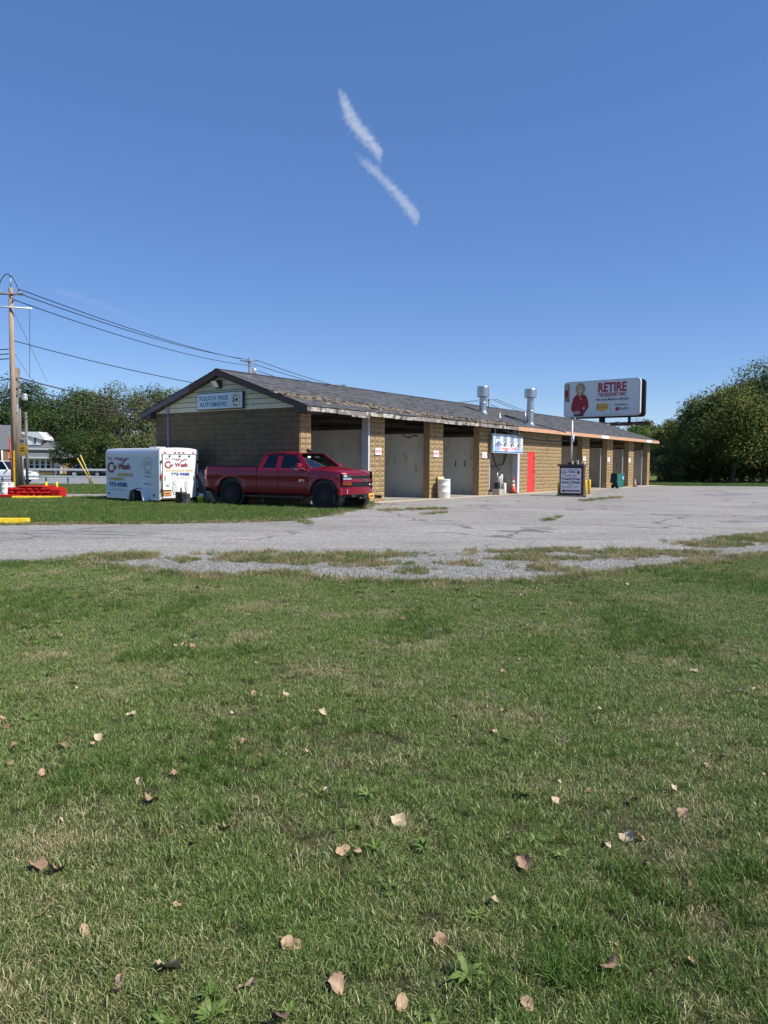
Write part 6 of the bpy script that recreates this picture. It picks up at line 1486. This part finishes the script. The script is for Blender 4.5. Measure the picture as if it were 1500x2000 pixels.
for k, (px, Y, yt, R_, fo, lb) in enumerate(((1303, 68.5, 864, 1.7, 'olive', 'rounded brownish bush beside the end of the building'), (1345, 70, 884, 1.9, 'dark', 'dark low bush under the smaller tree'), (1398, 70, 888, 2.0, 'dark', 'dark bush in the middle under the tree line'), (1455, 70.5, 880, 2.2, 'dark', 'dark bush under the broad tree'), (1520, 70, 875, 2.4, 'dark', 'bush at the right edge under the tallest tree'))):  # dark leaf colour on these bushes stands in for shade under the crowns
    tree('parkside_bush', lb, px, Y, yt, R_, fo, 40+k, .0, 30, 200, .22, 'bushes under the tree line', cat='bush', crad=.42)
BT = 'trees behind the car wash'
tree('hillside_tree', 'green tree on the hill under the right end of the billboard', 1200, 135, 822, 6.0, 'olive', 51, .0, 44, 150, .5, BT)
tree('hillside_tree', 'bright green tree on the hill beside the roof end', 1240, 118, 828, 4.6, 'fresh', 52, .0, 44, 150, .45, BT)
tree('hillside_tree', 'yellow green tree on the hill before the slender tree', 1275, 125, 822, 4.4, 'yellow', 53, .0, 44, 150, .45, BT)
tree('hillside_tree', 'distant dark tree on the hill skyline', 1262, 190, 815, 8.0, 'dark', 54, .0, 44, 150, .7, BT)
tree('hillside_tree', 'dull tree below the left end of the billboard', 1112, 140, 818, 4.5, 'olive', 55, .0, 40, 130, .5, BT)
tree('hillside_tree', 'thin tree tops showing over the ridge near the gable', 668, 100, 746, 2.3, 'olive', 56, .55, 16, 70, .34, BT)
tree('hillside_tree', 'thin tree top right of the other one over the ridge', 708, 100, 753, 2.2, 'olive', 57, .55, 14, 70, .34, BT)
tree('hillside_tree', 'low tree tops behind the left exhaust stack', 930, 130, 796, 3.2, 'olive', 58, .4, 24, 90, .4, BT)
tree('hillside_tree', 'small tree top left of the left exhaust stack', 908, 128, 789, .9, 'olive', 59, .7, 8, 60, .34, BT)
# ================================================================== CONTRAIL
def contrail(name, label, pts, D, dens, seed, ns=16):
    """a ragged column of ice cloud: the volume thins out from a bent centre line"""
    P_ = [Vector((0, 0, EYE))+ray(px, py)*D for px, py, rp in pts]; Rd = [rp*D/FPX for _, _, rp in pts]
    L = (P_[-1]-P_[0]).length; az = (P_[-1]-P_[0]).normalized(); ay = ray(*pts[0][:2]); ay = (ay-az*ay.dot(az)).normalized(); ax = ay.cross(az)
    loc = [(q.dot(ax), q.dot(ay), q.dot(az)) for q in (p_-P_[0] for p_ in P_)]; rm = max(Rd)
    rows = []; nn = 12
    for (x, y, z), r_ in zip(loc, Rd):
        rr_ = r_*1.7+rm*.35; rows.append([(x+rr_*math.cos(2*math.pi*q/nn), y+rr_*math.sin(2*math.pi*q/nn), z) for q in range(nn)])
    mb = MB(); mb.grid([r_+[r_[0]] for r_ in rows]); mb.poly(rows[0]); mb.poly(rows[-1])
    m = bpy.data.materials.new(name); m.use_nodes = True; nt = m.node_tree
    for n in list(nt.nodes): nt.nodes.remove(n)
    out = nt.nodes.new('ShaderNodeOutputMaterial'); v = nt.nodes.new('ShaderNodeVolumePrincipled'); nt.links.new(v.outputs[0], out.inputs['Volume'])
    v.inputs['Color'].default_value = (1, 1, 1, 1); v.inputs['Anisotropy'].default_value = .2
    tc = nt.nodes.new('ShaderNodeTexCoord'); ob = tc.outputs['Object']; sp_ = nt.nodes.new('ShaderNodeSeparateXYZ'); nt.links.new(ob, sp_.inputs[0])
    zt_ = vmath(nt, 'DIVIDE', sp_.outputs['Z'], L)
    def fcurve(vals):
        c = nt.nodes.new('ShaderNodeFloatCurve'); cv = c.mapping.curves[0]
        while len(cv.points) < len(vals): cv.points.new(.5, .5)
        for p_, (a_, b_) in zip(cv.points, sorted(vals)): p_.location = (a_, b_)
        c.mapping.update(); nt.links.new(zt_, c.inputs['Value']); return c.outputs[0]
    cx_ = fcurve([(min(1, max(0, l_[2]/L)), l_[0]/L+.5) for l_ in loc]); rc = fcurve([(min(1, max(0, l_[2]/L)), r_/rm) for l_, r_ in zip(loc, Rd)])
    dx = vmath(nt, 'SUBTRACT', sp_.outputs['X'], vmath(nt, 'MULTIPLY_ADD', cx_, L, -.5*L))
    d2 = vmath(nt, 'ADD', vmath(nt, 'MULTIPLY', dx, dx), vmath(nt, 'MULTIPLY', sp_.outputs['Y'], sp_.outputs['Y']))
    rr_ = vmath(nt, 'MULTIPLY_ADD', rc, rm*1.2, rm*.02); q = vmath(nt, 'DIVIDE', vmath(nt, 'SQRT', d2), rr_)
    n1 = noise(nt, ob, 1/(ns*D/3000), 6, .62, .3); f = vmath(nt, 'ADD', vmath(nt, 'SUBTRACT', 1.0, q), vmath(nt, 'MULTIPLY_ADD', n1, 2.6, -1.3))
    f = vmath(nt, 'MULTIPLY', vmath(nt, 'MAXIMUM', f, 0.0), vmath(nt, 'MINIMUM', vmath(nt, 'MULTIPLY', rc, 1.4), 1.0)); f = vmath(nt, 'MINIMUM', f, 1.1)
    nt.links.new(vmath(nt, 'MULTIPLY', f, dens), v.inputs['Density'])
    o = mb.build(name, m); M4 = Matrix((ax, ay, az)).transposed().to_4x4(); M4.translation = P_[0]; o.matrix_world = M4
    tag(o, label, 'contrail'); return o
contrail('contrail', 'upper wispy white contrail streak high in the sky', [(662,172,3),(670,192,8),(676,210,10),(684,228,11),(700,252,12),(722,278,11),(738,298,9),(742,314,5),(741,330,2)], 3000, .030, 1)
contrail('contrail', 'lower wispy white contrail streak curling down to the right', [(690,294,2),(706,312,6),(724,328,9),(744,346,8),(765,368,9),(785,390,10),(802,410,11),(811,424,9),(816,440,3)], 3000, .024, 2)
contrail('contrail', 'faint thin contrail low in the sky above the power lines', [(100,564,3),(160,582,6),(210,600,5),(275,626,2)], 5000, .0045, 3, 14)
